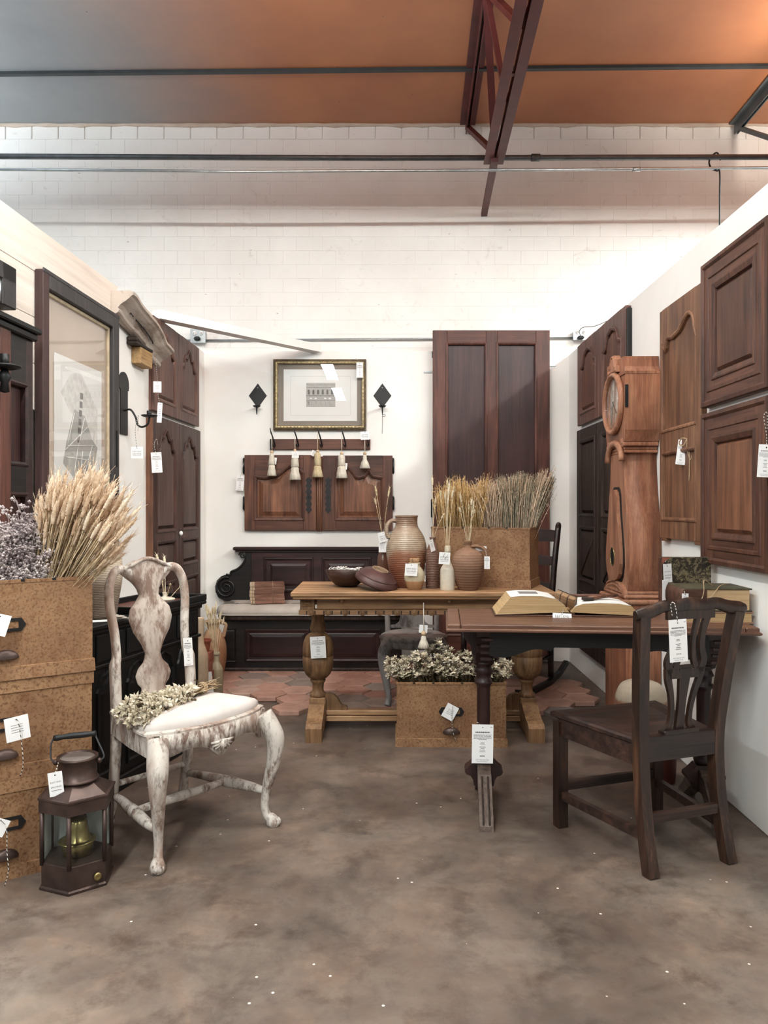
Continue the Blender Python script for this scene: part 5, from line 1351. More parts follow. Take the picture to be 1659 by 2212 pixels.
# pots at the left
OLV = mat_pot('pale_oil_jar', [(0, '#6b5d50'), (.4, '#8a7a6a'), (.55, '#b3a390'), (1, '#c0b09a')], 0, .36, .6, 42, .15, 6, .3, .12)
t = pot('oil_jar', 'pale ribbed stoneware jar on the black cabinet behind the wheat', 'jar', (X(214, 3.42), 3.42, .757), [(.07, 0), (.075, .01), (.085, .08), (.1, .18), (.098, .25), (.078, .31), (.05, .34), (.045, .355), (.05, .365), (.046, .37)], OLV)
AMPH = mat_pot('tan_amphora', [(0, '#7d5c45'), (.5, '#94694c'), (.8, '#a8866a'), (1, '#b39878')], 0, .45, .6, 0, .2, 5, .25, .35)
t = pot('amphora', 'tan earthenware amphora on the tiles left of the settle', 'jar', (X(461, 5.3), 5.3, .03), [(.045, 0), (.05, .01), (.072, .08), (.09, .19), (.085, .28), (.06, .35), (.042, .38), (.045, .41), (.06, .43), (.055, .44)], AMPH)
MB().tube(smoothpath([(.05, 0, .425), (.085, 0, .41), (.08, 0, .37), (.07, 0, .325)]), .012, 8).build('handle', AMPH, t)
SEL = mat_pot('olive_bottle', [(0, '#877a64'), (.6, '#9a8d74'), (1, '#a89c82')], 0, .33, .3, 0, .1, 6, .5, .3)
t = pot('olive_bottle', 'tall olive-grey stoneware bottle on the tiles beside the painted chair', 'bottle', (X(468, 4.78), 4.78, .028), [(.036, 0), (.039, .008), (.04, .19), (.034, .225), (.019, .255), (.016, .27), (.017, .3), (.022, .306), (.02, .318)], SEL, 24)
t = pot('cork_flask', 'tall pale flask behind the painted chair post', 'bottle', (X(431, 4.45), 4.45, .0), [(.045, 0), (.05, .01), (.05, .35), (.04, .42), (.026, .46), (.024, .5), (.026, .6), (.024, .605)], mat_pot('pale_flask', [(0, '#a58d75'), (1, '#c0a98e')], 0, .6, .6, 0, .1), 20)
BRK = plain('red_brick', '#8f5747', .85, .15, 0, .25, 14, .2)
for k in range(6):
    thing(MB().box(-.05, .05, -.05, .05, 0, .058, .003), 'loose_brick', BRK, 'red clay brick in the little pile behind the painted chair, %s' % ['lowest', 'second up', 'third up', 'fourth up', 'fifth up', 'topmost'][k], 'brick',
          (X(440, 4.62) + random.uniform(-.004, .004), 4.62, .03 + k * .0585), R(random.uniform(-8, 8)), 'pile of clay bricks')
t = pot('clay_pot', 'small red clay pot on the brick pile behind the painted chair', 'pot', (X(441, 4.62), 4.62, .382), [(.028, 0), (.03, .004), (.038, .05), (.04, .058), (.043, .06), (.043, .07), (.042, .072)], plain('red_clay', '#8a4a38', .75, .2, 0, .2, 10), 20)
DEM = mat_pot('two_tone_demijohn', [(0, '#8a5a40'), (.45, '#9c6f54'), (.76, '#8f6650'), (.80, '#b8ac98'), (1, '#c2b7a3')], 0, .37, .3, 0, .12, 6, .55, .04)
t = pot('demijohn', 'two-tone stoneware demijohn on the floor under the dark table', 'jar', (X(1385, 3.86), 3.86, 0), [(.11, 0), (.118, .01), (.125, .1), (.128, .25), (.122, .31), (.095, .36), (.04, .382), (.022, .39), (.02, .41), (.024, .418), (.02, .424)], DEM)
t = pot('red_crock', 'red-brown crock on the floor behind the dark chair legs', 'pot', (X(1437, 3.5), 3.5, 0), [(.04, 0), (.044, .01), (.05, .09), (.052, .16), (.046, .19), (.05, .2), (.048, .205)], plain('red_crock_glaze', '#5a2a22', .4, .5, 0, .2, 8), 24)
t = pot('white_vase', 'small white vase of bunny tails on the tray of the black cabinet', 'vase', (X(356, 3.86), 3.86, .76), [(.02, 0), (.03, .006), (.045, .02), (.05, .03), (.03, .036), (.012, .04), (.011, .055), (.013, .06)], CRM, 20)

# ------------------------------------------------------------------ dried plants
WHT = mat_stalk('wheat_ears', '#b5967a', '#d3b79a', '#e8d5bd')
WST = mat_stalk('wheat_straw', '#8a745a', '#b39b7b', '#ccb799')
def spray(mb, a, b, r, n=5, sag=.0, seg=4):
    a, b = Vector(a), Vector(b); pts = []
    for k in range(seg + 1):
        u = k / seg; p = a.lerp(b, u); p.z -= sag * 4 * (u - u * u) * -1 if sag else 0
        pts.append(p)
    mb.tube(pts, r, n)
def wheat_mesh(ln, ear, bend, er=.0064, mat=WHT, st=WST):
    mb = MB(); N = 8
    pts = [Vector((bend * (k / N) ** 2, 0, ln * k / N)) for k in range(N + 1)]
    mb.tube(pts, .0016, 4)
    ns = len(mb.f)
    tip = pts[-1]; dr = (pts[-1] - pts[-2]).normalized(); sd = Vector((dr.z, 0, -dr.x))
    rings = 9; pp, rr = [], []
    for k in range(rings * 2 + 1):
        u = k / (rings * 2); pp.append(tip + dr * ear * u)
        rr.append(er * (.35 + .75 * math.sin(PI * min(1, .12 + .86 * u))) * (1.12 if k % 2 else .8) * (1 - .6 * max(0, u - .8) / .2))
    mb.tube(pp, rr, 6)
    for k in range(7):
        a_ = k * 2.4; q = tip + dr * ear * (.25 + .1 * k)
        o = (sd * math.cos(a_) + Vector((0, 1, 0)) * math.sin(a_)) * .012
        mb.tube([q, q + dr * ear * .45 + o], [.0012, .0004], 3)
    me = mb.mesh('wheat_stalk', st); me.materials.append(mat)
    for p in me.polygons:
        if p.index >= ns: p.material_index = 1
    return me
def aim(a, b, roll=None):
    a, b = Vector(a), Vector(b); q = (b - a).to_track_quat('Z', 'Y')
    return Matrix.Translation(a) @ q.to_matrix().to_4x4() @ Matrix.Rotation(random.uniform(0, 6.28) if roll is None else roll, 4, 'Z')
wm = [wheat_mesh(l_, e_, b_) for l_, e_, b_ in ((.40, .075, .012), (.42, .07, .018), (.44, .08, .008), (.38, .08, .02), (.36, .07, .014))]
wb = T('wheat_bunch', 'thick bunch of golden wheat leaning out of the top left file box', 'dried wheat', (-1.20, 2.725, .69))
base_w = Vector((-1.255, 2.738, .74))
for k in range(295):
    tpx = random.uniform(92, 290); u = (tpx - 92) / 198
    top = 1030 + 15 * math.sin(u * 9) + 95 * max(0, u - .45) ** 1.2 + 40 * max(0, .15 - u) / .15
    tpy = top + random.random() ** 1.5 * (80 + 50 * u)
    d = 2.78 + random.uniform(-.09, .06)
    tip = P(tpx, tpy, d)
    b0 = base_w + Vector((random.uniform(-.035, .03), random.uniform(-.03, .03), 0)) + Vector((0, 0, random.uniform(0, .06)))
    me = random.choice(wm); M = aim(b0, tip)
    L_ = (tip - b0).length; M = M @ Matrix.Scale(L_ / .48, 4)
    inst(me, 'wheat_stalk', wb, Matrix.Translation(-wb.location) @ M)
LAV = mat_stalk('lavender_buds', '#857879', '#b3a6a5', '#d6cbc7')
def oct_(mb, c, r, ax=None):
    c = Vector(c); rx = r if isinstance(r, tuple) else (r, r, r)
    v = [c + Vector(q) for q in ((rx[0], 0, 0), (-rx[0], 0, 0), (0, rx[1], 0), (0, -rx[1], 0), (0, 0, rx[2]), (0, 0, -rx[2]))]
    mb.add(v, [(0, 2, 4), (2, 1, 4), (1, 3, 4), (3, 0, 4), (2, 0, 5), (1, 2, 5), (3, 1, 5), (0, 3, 5)])
def lav_mesh():
    mb = MB(); ln = .34
    pts = [Vector((random.uniform(-.01, .01) * k, random.uniform(-.01, .01) * k, ln * k / 5)) for k in range(6)]
    mb.tube(pts, .0015, 3)
    for b_ in range(16):
        u = random.uniform(.3, 1); p = pts[int(u * 4.99)].lerp(pts[min(5, int(u * 4.99) + 1)], (u * 4.99) % 1)
        a_ = random.uniform(0, 6.28); q = p + Vector((math.cos(a_), math.sin(a_), 1.1)) * random.uniform(.02, .045) * (1.25 - u * .6)
        mb.tube([p, q], [.001, .0006], 3)
        for j in range(11):
            w_ = random.uniform(.15, 1.1); oct_(mb, p.lerp(q, w_) + Vector([random.gauss(0, .006) for _ in range(3)]), random.uniform(.0028, .0052))
    return mb.mesh('lavender_sprig', LAV, False)
lm = [lav_mesh() for _ in range(5)]
lb = T('lavender_bunch', 'mauve-grey dried sea lavender spilling from the top left file box', 'dried flowers', (-1.364, 2.669, .72))
for k in range(95):
    tpx = random.uniform(-60, 128); u = (tpx + 60) / 188
    tpy = 1120 - 20 * math.sin(u * 3) + random.random() * 110 + (30 if u > .85 else 0)
    if k == 0: tpx, tpy = 48, 1066
    tip = P(tpx, min(tpy, 1212), 2.67 + .13 * u + random.uniform(-.06, .09))
    b0 = lb.location + uu * random.uniform(-.1, .1) + nn * random.uniform(-.05, .06) + Vector((0, 0, random.uniform(.02, .08)))
    M = aim(b0, tip) @ Matrix.Scale((tip - b0).length / .35, 4)
    inst(random.choice(lm), 'lavender_sprig', lb, Matrix.Translation(-lb.location) @ M)

FLW = mat_stalk('pale_bracts', '#93876f', '#c9bda6', '#e6ddcb')
LEF = mat_stalk('dried_leaf', '#3f3526', '#5f5340', '#7d7056')
def flower_mesh(k):
    mb = MB()
    for i in range(9):
        a_ = i * 2.4 + random.uniform(-.3, .3); el = random.uniform(-.2, 1.1); ln = random.uniform(.014, .024)
        dr = Vector((math.cos(a_) * math.cos(el), math.sin(a_) * math.cos(el), math.sin(el)))
        sd = dr.cross(Vector((0, 0, 1))).normalized() * .0055; up_ = dr.cross(sd).normalized() * .0028
        c = dr * ln * .55
        v = [Vector((0, 0, 0)), c + sd, c + up_, c - sd, c - up_, dr * ln]
        mb.add(v, [(0, 1, 2), (0, 2, 3), (0, 3, 4), (0, 4, 1), (5, 2, 1), (5, 3, 2), (5, 4, 3), (5, 1, 4)])
    return mb.mesh('flower_head', FLW, False)
fm = [flower_mesh(k) for k in range(6)]
def leaf_mesh():
    mb = MB(); n = 5; v, f = [], []
    for k in range(n + 1):
        u = k / n; w_ = .009 * math.sin(PI * min(.98, .08 + u)); z = .045 * u; y_ = .012 * math.sin(u * 3)
        v += [(-w_, y_, z), (0, y_ - .003, z), (w_, y_, z), (0, y_ - .0045, z)]
    for k in range(n):
        a_, b_ = 4 * k, 4 * k + 4
        for i in range(4): f.append((a_ + i, a_ + (i + 1) % 4, b_ + (i + 1) % 4, b_ + i))
    return mb.add(v, f).mesh('dry_leaf', LEF, False)
lfm = leaf_mesh()
fb = T('pale_flower_bunch', 'mass of cream dried flowers in the file box under the oak table', 'dried flowers', (X(976, 4.13), 4.135, .2))
mb = MB()
for k in range(280):
    tpx = random.uniform(835, 1102); u = (tpx - 835) / 267
    top = 1384 + 22 * abs(math.sin(u * 7.5)) + 38 * max(0, .18 - u) / .18 + 30 * max(0, u - .85) / .15
    tpy = top + (1468 - top) * random.random() ** .8
    d = 4.14 + random.uniform(-.15, .14) + (.05 if tpy < 1410 else -.02)
    d = max(d, 4.03); tip = P(tpx, tpy, d); tip.z = max(tip.z, .36)
    b0 = Vector((X(976, 4.13) + (tip.x - X(976, 4.13)) * .5, 4.135 + (d - 4.135) * .6, .12))
    mb.tube([b0 - fb.location, b0.lerp(tip, .7) - fb.location, tip - fb.location], .0014, 3)
    M = Matrix.Translation(tip - fb.location) @ (tip - b0).to_track_quat('Z', 'Y').to_matrix().to_4x4() @ Matrix.Rotation(random.uniform(0, 6), 4, 'Z') @ Matrix.Scale(random.uniform(.95, 1.65), 4)
    inst(random.choice(fm), 'flower_head', fb, M)
    if k % 2 == 0:
        q = b0.lerp(tip, random.uniform(.7, .97)); M = Matrix.Translation(q - fb.location) @ Matrix.Rotation(random.uniform(0, 6), 4, 'Z') @ Matrix.Rotation(random.uniform(.3, 1.5), 4, 'X') @ Matrix.Scale(random.uniform(.7, 1.2), 4)
        inst(lfm, 'dry_leaf', fb, M)
mb.build('stems', LEF, fb, kind='stuff')
# posy lying on the painted chair
A, B = P(455, 1497, 3.09), P(284, 1592, 2.74)
A.z, B.z = .535, .50
fb = T('flower_posy', 'tied posy of dried cream flowers lying on the white chair seat', 'dried flowers', (A + B) / 2)
o = -fb.location; dr = (B - A).normalized(); sd = dr.cross(Vector((0, 0, 1))).normalized()
mb = MB()
for k in range(26):
    q = A - dr * random.uniform(.0, .05) + sd * random.gauss(0, .012) + Vector((0, 0, random.gauss(0, .008)))
    e = A.lerp(B, random.uniform(.4, .95)) + sd * random.gauss(0, .045) + Vector((0, 0, random.gauss(0, .012)))
    m_ = A.lerp(B, .12) + sd * random.gauss(0, .012) + Vector((0, 0, random.gauss(0, .008)))
    mb.tube([q + o, m_ + o, e + o], .002, 4)
mb.build('stems', WST, fb, kind='stuff')
tp = A.lerp(B, .1)
for j in range(3):
    MB().tube([tp + o + dr * (j * .007) + (sd * math.cos(a_) + Vector((0, 0, 1)) * math.sin(a_)) * .022 for a_ in [i * PI / 8 for i in range(16)]], .002, 5, closed=True).build('twine', TWINE, fb)
for k in range(190):
    u = .28 + .78 * random.random() ** .8; w_ = .02 + .062 * u
    q = A.lerp(B, u) + sd * random.uniform(-1, 1) * w_ + Vector((0, 0, random.uniform(-.012, .04 * (1 - .5 * abs(u - .6)))))
    M = Matrix.Translation(q + o) @ (dr + Vector([random.gauss(0, .5) for _ in range(3)])).to_track_quat('Z', 'Y').to_matrix().to_4x4() @ Matrix.Scale(random.uniform(1.0, 1.7), 4)
    inst(random.choice(fm), 'flower_head', fb, M)
for k in range(70):
    u = random.uniform(.1, .95); q = A.lerp(B, u) + sd * random.uniform(-1, 1) * (.02 + .05 * u) + Vector((0, 0, random.uniform(-.015, .02)))
    M = Matrix.Translation(q + o) @ (dr + Vector([random.gauss(0, .6) for _ in range(3)])).to_track_quat('Z', 'Y').to_matrix().to_4x4() @ Matrix.Scale(random.uniform(.7, 1.4), 4)
    inst(lfm, 'dry_leaf', fb, M)

# grasses in the table box: fine blades nobody could count
def grass(name, label, px0, px1, ytop, n, mat, lean, droop, d0=4.47, seeds=True):
    t = T(name, label, 'dried grass', (X((px0 + px1) / 2, d0), d0, .83))
    mb = MB(); o = t.location
    for k in range(n):
        u = random.random(); px = px0 + (px1 - px0) * u
        tip = P(px + random.gauss(0, 5) + lean(u), ytop(u) + abs(random.gauss(0, 20)), d0 + random.uniform(-.1, .1))
        xb = min(.79, X(px0 + 14 + (px1 - px0 - 34) * u, d0))
        b0 = Vector((xb, d0 + (.585 - xb) * .404 + random.uniform(-.07, .07), .83))
        rad = random.uniform(.0007, .0016); dz = random.uniform(.2, 1) * droop; sx = random.choice((-1, 1)) if droop > .02 else 1
        pts = []
        for j in range(7):
            w_ = j / 6; p = b0.lerp(tip, w_); p.x += sx * dz * max(0, w_ - .55) ** 2 * 3; p.z -= dz * max(0, w_ - .6) ** 2 * 2.2; p.x += (tip.x - b0.x) * (w_ * w_ - w_) * .5
            pts.append(p - o)
        rr = [rad * 1.1, rad, rad, rad, rad * (2.0 if seeds else 1), rad * (2.6 if seeds else .8), rad * .4]
        mb.tube(pts, rr, 3)
        if seeds:
            for j in range(5):
                w_ = random.uniform(.62, 1); i = min(5, int(w_ * 6)); p = pts[i].lerp(pts[i + 1], w_ * 6 - i)
                oct_(mb, p + Vector((random.gauss(0, .005), random.gauss(0, .005), random.gauss(0, .003))), (.0022, .0022, .006))
    ob = mb.build('blades', mat, t, kind='stuff')
    return t
GOLD = mat_stalk('golden_grass', '#b3915f', '#d3b280', '#e6cda4')
SAGE = mat_stalk('sage_grass', '#827a68', '#aca28c', '#cbc1ab')
PINK = mat_stalk('rosy_grass', '#9a846f', '#c0a78f', '#dac4ac')
grass('golden_grass', 'golden dried oat grass at the left end of the table box', 944, 1052, lambda u: 1034 + 12 * math.sin(u * 11) - 8 * u, 330, GOLD, lambda u: -6 + 10 * u, .03)
grass('arching_grass', 'tan arching dried grass in the middle of the table box', 1030, 1130, lambda u: 1020 + 8 * math.sin(u * 5), 330, PINK, lambda u: 6 * u, .10)
grass('sage_grass', 'grey-green dried grass fanning out at the right end of the table box', 1075, 1172, lambda u: 1018 + 6 * math.sin(u * 9), 430, SAGE, lambda u: 26 * max(0, u - .3) * 1.3, .02)
grass('rosy_grass', 'rosy-tipped dried grass leaning over the right end of the table box', 1120, 1176, lambda u: 1016 + 10 * math.sin(u * 6), 150, PINK, lambda u: 24 * u, .015)

# stems standing in bottles
BUN = mat_stalk('bunny_tail', '#b09a76', '#d3c0a0', '#e6d8be')
bt = wheat_mesh(.3, .045, .015, .006, BUN, BUN); bt2 = wheat_mesh(.3, .06, .03, .006, BUN, BUN)
def stems(label, base, tips, group='dried stems in bottles', s=1):
    base = Vector(base); t = T('dried_stems', label, 'dried stems', base, 0, group)
    for tp in tips:
        tp = Vector(tp); L_ = (tp - base).length
        b0 = base + Vector((random.uniform(-.006, .006), random.uniform(-.006, .006), -.04))
        inst(random.choice((bt, bt2)), 'stem', t, Matrix.Translation(-base) @ aim(b0, tp) @ Matrix.Diagonal((s, s, L_ / .34, 1)))
bp = lambda px, d, z: (X(px, d), d, z)
stems('three cream stems in the brown flask behind the large jug', bp(828, 4.52, 1.04), [P(813, 1062, 4.52), P(823, 1042, 4.54), P(828, 1044, 4.5)])
stems('tall cream stems in the slim dark bottle', bp(934.5, 4.27, 1.07), [P(936, 1015, 4.27), P(946, 1095, 4.27), P(941, 1060, 4.25)])
stems('cream stems in the small cream bottle', bp(967, 4.16, 1.02), [P(950, 1045, 4.16), P(958, 1035, 4.17), P(969, 1020, 4.16), P(975, 1035, 4.15), P(979, 1045, 4.16), P(955, 1060, 4.14), P(966, 1048, 4.14)])
stems('cream stems in the round matt jug', bp(1011, 4.17, 1.055), [P(1000, 1055, 4.17), P(1004, 1075, 4.18), P(1028, 1064, 4.17), P(1020, 1085, 4.16), P(1014, 1090, 4.17), P(1033, 1075, 4.15), P(998, 1080, 4.15)])
stems('bunny-tail stems in the small white vase behind the painted chair', bp(356, 3.86, .81), [P(350, 1185, 3.86), P(355, 1196, 3.86), P(368, 1190, 3.87), P(362, 1200, 3.85), P(372, 1245, 3.86), P(396, 1258, 3.86), P(352, 1240, 3.83)])
stems('sheaf of pale grass in the olive-grey bottle', bp(468, 4.78, .33), [P(random.uniform(432, 476), random.uniform(1288, 1335), 4.78 + random.uniform(-.05, .05)) for _ in range(22)], s=.8)
stems('thin stems in the demijohn under the dark table', bp(1385, 3.86, .415), [P(1378, 1392, 3.86), P(1388, 1385, 3.86), P(1396, 1390, 3.87), P(1383, 1400, 3.85)])

# ------------------------------------------------------------------ ship's lantern
def lantern():
    t = T('ship_lantern', 'hexagonal browned-copper oil lantern with a bail handle in front of the file boxes', 'lantern', (-1.030, 2.583, 0), R(8.7))
    def hexa(r_): return [(r_ * math.sin(k * PI / 3), -r_ * math.cos(k * PI / 3)) for k in range(6)]
    h1 = hexa(.115)
    MB().strips(h1, [(-.006, 0), (-.006, .008), (0, .012), (0, .085), (.004, .087)], True, 'xy').build('base', COPPER, t)
    for k in range(6):
        x_, y_ = h1[k]; MB().tube([(x_ * .985, y_ * .985, .08), (x_ * .985, y_ * .985, .262)], .0075, 6).build('corner_bar', COPPER, t)
    for k in range(6):
        (x0, y0), (x1, y1) = h1[k], h1[(k + 1) % 6]
        f_ = .97
        pv = [(x0 * f_, y0 * f_, .087), (x1 * f_, y1 * f_, .087), (x1 * f_, y1 * f_, .258), (x0 * f_, y0 * f_, .258)]
        back = k in (2, 3, 4)
        ob = MB().add(pv, [(0, 1, 2, 3)]).build('back_plate' if back else 'glass_pane', plain('enamel_white', '#cfd3cf', .5, .3, 0, .08) if back else LGLASS, t)
    MB().strips(hexa(.117), [(0, .252), (-.006, .254), (-.006, .292), (-.009, .294), (-.009, .3), (0, .302), (.052, .338)], False, 'xy').build('roof', COPPER, t)
    MB().lathe([(.066, .335), (.07, .338), (.066, .343), (.062, .345), (.062, .405), (.066, .408), (.066, .414), (.058, .414), (.058, .408)], 32).build('chimney', COPPER, t)
    MB().lathe([(.001, .414), (.045, .413), (.056, .409), (.058, .404)], 28).build('lid', plain('dusty_lid', '#7a706b', .6, .4, .4, .15, 12), t)
    for sg in (-1, 1): MB().ball((sg * .07, 0, .395), (.01, .008, .01), 8, 6).build('lug', COPPER, t)
    R_ = Matrix.Rotation(R(13), 4, 'Z')
    MB().tube(smoothpath([(.07, 0, .395), (.085, .0, .41), (.062, .004, .465), (.055, .006, .482)]), .003, 6).build('bail_wire', STEELD, t)
    MB().tube(smoothpath([(-.07, 0, .395), (-.085, .0, .41), (-.085, .004, .455), (-.075, .006, .478)]), .003, 6).build('bail_wire', STEELD, t)
    MB().tube([(-.078, .006, .474), (-.066, .006, .475), (-.05, .006, .477), (-.02, .006, .48), (.02, .006, .482), (.045, .006, .484), (.058, .006, .485)], [.009, .011, .0085, .0105, .0105, .0085, .0105], 10).build('grip', RUBBER, t)
    MB().lathe([(.001, .09), (.05, .09), (.05, .13), (.045, .135), (.04, .14), (.034, .17), (.03, .195), (.02, .21), (.001, .215)], 28).build('burner', BRASS, t)
    MB().lathe([(.052, .128), (.06, .13), (.06, .134), (.05, .136)], 28).build('burner_collar', BRASS, t)
    MB().lathe([(.03, .262), (.05, .258), (.052, .25), (.03, .252)], 24).build('smoke_bell', COPPER, t)
    a_ = R(30); Mx = Matrix.Rotation(a_, 4, 'Z') @ Matrix.Translation((.032, -.104, .038)) @ Matrix.Rotation(PI / 2, 4, 'X')
    MB().lathe([(.004, .004), (.01, .008), (.013, .004), (.014, 0)], 16, M=Mx).build('vent_boss', BRASS, t)
lantern()

# ------------------------------------------------------------------ books and oddments on the dark table
TZ = .795
OPG = mat_pages('tan_page_block', '#a3875f', '#c0a27a'); LEA = wood('book_leather', ['#3a241b', '#553628', '#684635'], 'X', 2, .6, .25, .05)
t = T('open_book', 'large old book lying open on the dark table', 'book', (X(1222, 3.30), 3.30, TZ), R(-4))
dpth = .115
ex = lambda s_: s_
L1 = [(-.005, .018), (-.305, .006), (-.245, .078), (-.2, .083), (-.12, .083), (-.06, .072), (-.025, .05)]
R1 = [(.005, .018), (.02, .04), (.05, .052), (.12, .056), (.2, .054), (.25, .045), (.285, .006)]
MB().prism(L1, -dpth, dpth).build('page_block', OPG, t); MB().prism(R1, -dpth, dpth).build('page_block', OPG, t)
def sheet(pts, lift=.001):
    v, f = [], []
    for x_, z_ in pts: v += [(x_, -dpth + .003, z_ + lift), (x_, dpth - .003, z_ + lift)]
    for k in range(len(pts) - 1): f.append((2 * k, 2 * k + 1, 2 * k + 3, 2 * k + 2))
    return MB().add(v, f, True)
sheet(L1[2:]).build('left_page', PAPER, t); sheet(R1[1:6]).build('right_page', PAPER, t)
MB().box(-.2, -.12, -.03, .06, .084, .0846).build('plate', INK, t)
mb = MB(); mb.box(-.312, -.006, -dpth - .006, dpth + .006, 0, .006, .002); mb.box(.006, .295, -dpth - .006, dpth + .006, 0, .006, .002); mb.box(-.02, .02, -dpth, dpth, .0, .014, .003)
mb.build('cover', LEA, t)
t = T('printing_block', 'small ribbed wooden block standing in the gutter of the open book', 'block', (X(1221, 3.23), 3.232, TZ + .062), R(-30), rot=(R(25), R(18), R(-35)))
MB().box(-.045, .045, -.012, .012, -.022, .03, .003).build('block', OAK, t)
for k in (-.02, .012): MB().box(k, k + .003, -.0135, .0135, -.0225, .0305).build('groove', DKOAK, t)
MB().box(-.046, .046, .0115, .016, -.022, .03, .001).build('backing', BLKF, t)
t = T('wooden_tongs', 'pair of dark wooden tongs lying across the right page', 'tool', (X(1290, 3.30), 3.30, TZ + .062), R(4))
MB().tube([(-.11, .02, .012), (.0, .01, .01), (.09, .02, .008)], [.006, .008, .006], 6).build('arm', WALX, t)
MB().tube([(-.05, -.03, .004), (.02, -.005, .008), (.1, .03, .01)], [.011, .008, .006], 6).build('arm', CHER, t)
MB().box(-.075, -.03, -.045, -.015, -.004, .01, .003).build('jaw', DKOAK, t)
t = T('marbled_book', 'marbled-board book standing upright at the back of the dark table', 'book', (1.325, 3.365, TZ), R(-3))
MB().box(-.1, .1, .006, .034, .004, .228, .002).build('pages', OPG, t)
for y_ in (.0, .036): MB().box(-.106, .106, y_, y_ + .004, 0, .234, .002).build('board', mat_marble(), t)
MB().box(-.11, -.098, 0, .04, 0, .234, .004).build('spine', LEA, t)
MB().prism([(-.106, .234), (-.106, .205), (-.07, .234)], -.001, .0).build('corner', BRK, t)
PINKB = plain('faded_pink_cloth', '#a07a66', .8, .2, 0, .15, 8)
t = T('pink_book', 'faded pink book lying under the thick tan-edged book', 'book', (1.31, 3.1, TZ), R(-2))
MB().box(-.125, .128, -.1, .1, .004, .042, .002).build('pages', OPG, t)
mb = MB(); mb.box(-.13, .133, -.105, .105, 0, .005, .001); mb.box(-.13, .133, -.105, .105, .041, .046, .001); mb.box(-.133, -.127, -.105, .105, 0, .046, .002)
mb.build('cover', PINKB, t)
t = T('thick_book', 'thick tan-edged book with a worn brown spine tied in twine', 'book', (1.305, 3.1, TZ + .047), R(-3))
MB().box(-.118, .125, -.1, .1, .004, .086, .002).build('pages', mat_pages('pale_page_block', '#a98a66', '#c9ad88'), t)
mb = MB(); mb.box(-.125, .133, -.106, .106, 0, .005, .001); mb.box(-.125, .133, -.106, .106, .085, .09, .001); mb.build('cover', plain('mottled_green', '#4b4736', .6, .3, 0, .4, 30), t)
MB().tube([(-.12, -.104, .045), (-.12, .104, .045)], 1, 10, ell=(.046, .016)).build('spine', LEA, t)
MB().box(-.126, -.04, -.1065, -.1, .003, .087, .002).build('corner_leather', LEA, t)
mb = MB(); mb.tube(smoothpath([(-.13, -.112, .07), (-.07, -.112, .03), (-.03, -.112, .055), (0, -.108, .09), (.03, -.05, .094), (.07, .0, .098), (.1, .04, .094)]), .0016, 5)
mb.tube(smoothpath([(-.07, -.113, .03), (-.055, -.113, .075), (-.05, -.1, .12), (-.03, -.08, .115), (.0, -.06, .094)]), .0016, 5); mb.build('twine', TWINE, t)
# papers and shells on the black cabinet
t = T('shell_pile', 'heap of pale flat shells on the near end of the black cabinet', 'shells', (X(268, 3.36), 3.36, .757))
SH = plain('shell', '#b3aaa0', .4, .5, 0, .25, 25)
for k in range(9):
    MB().ball((random.uniform(-.045, .045), random.uniform(-.03, .03), .004 + k * .0022), (random.uniform(.018, .03), random.uniform(.014, .022), .0045), 9, 5).build('shell', SH, t)
thing(MB().box(-.05, .05, -.03, .03, 0, .0012), 'loose_card', TAGP, 'white card lying beside the shells on the black cabinet', 'card', (X(225, 3.32), 3.32, .758), R(25))
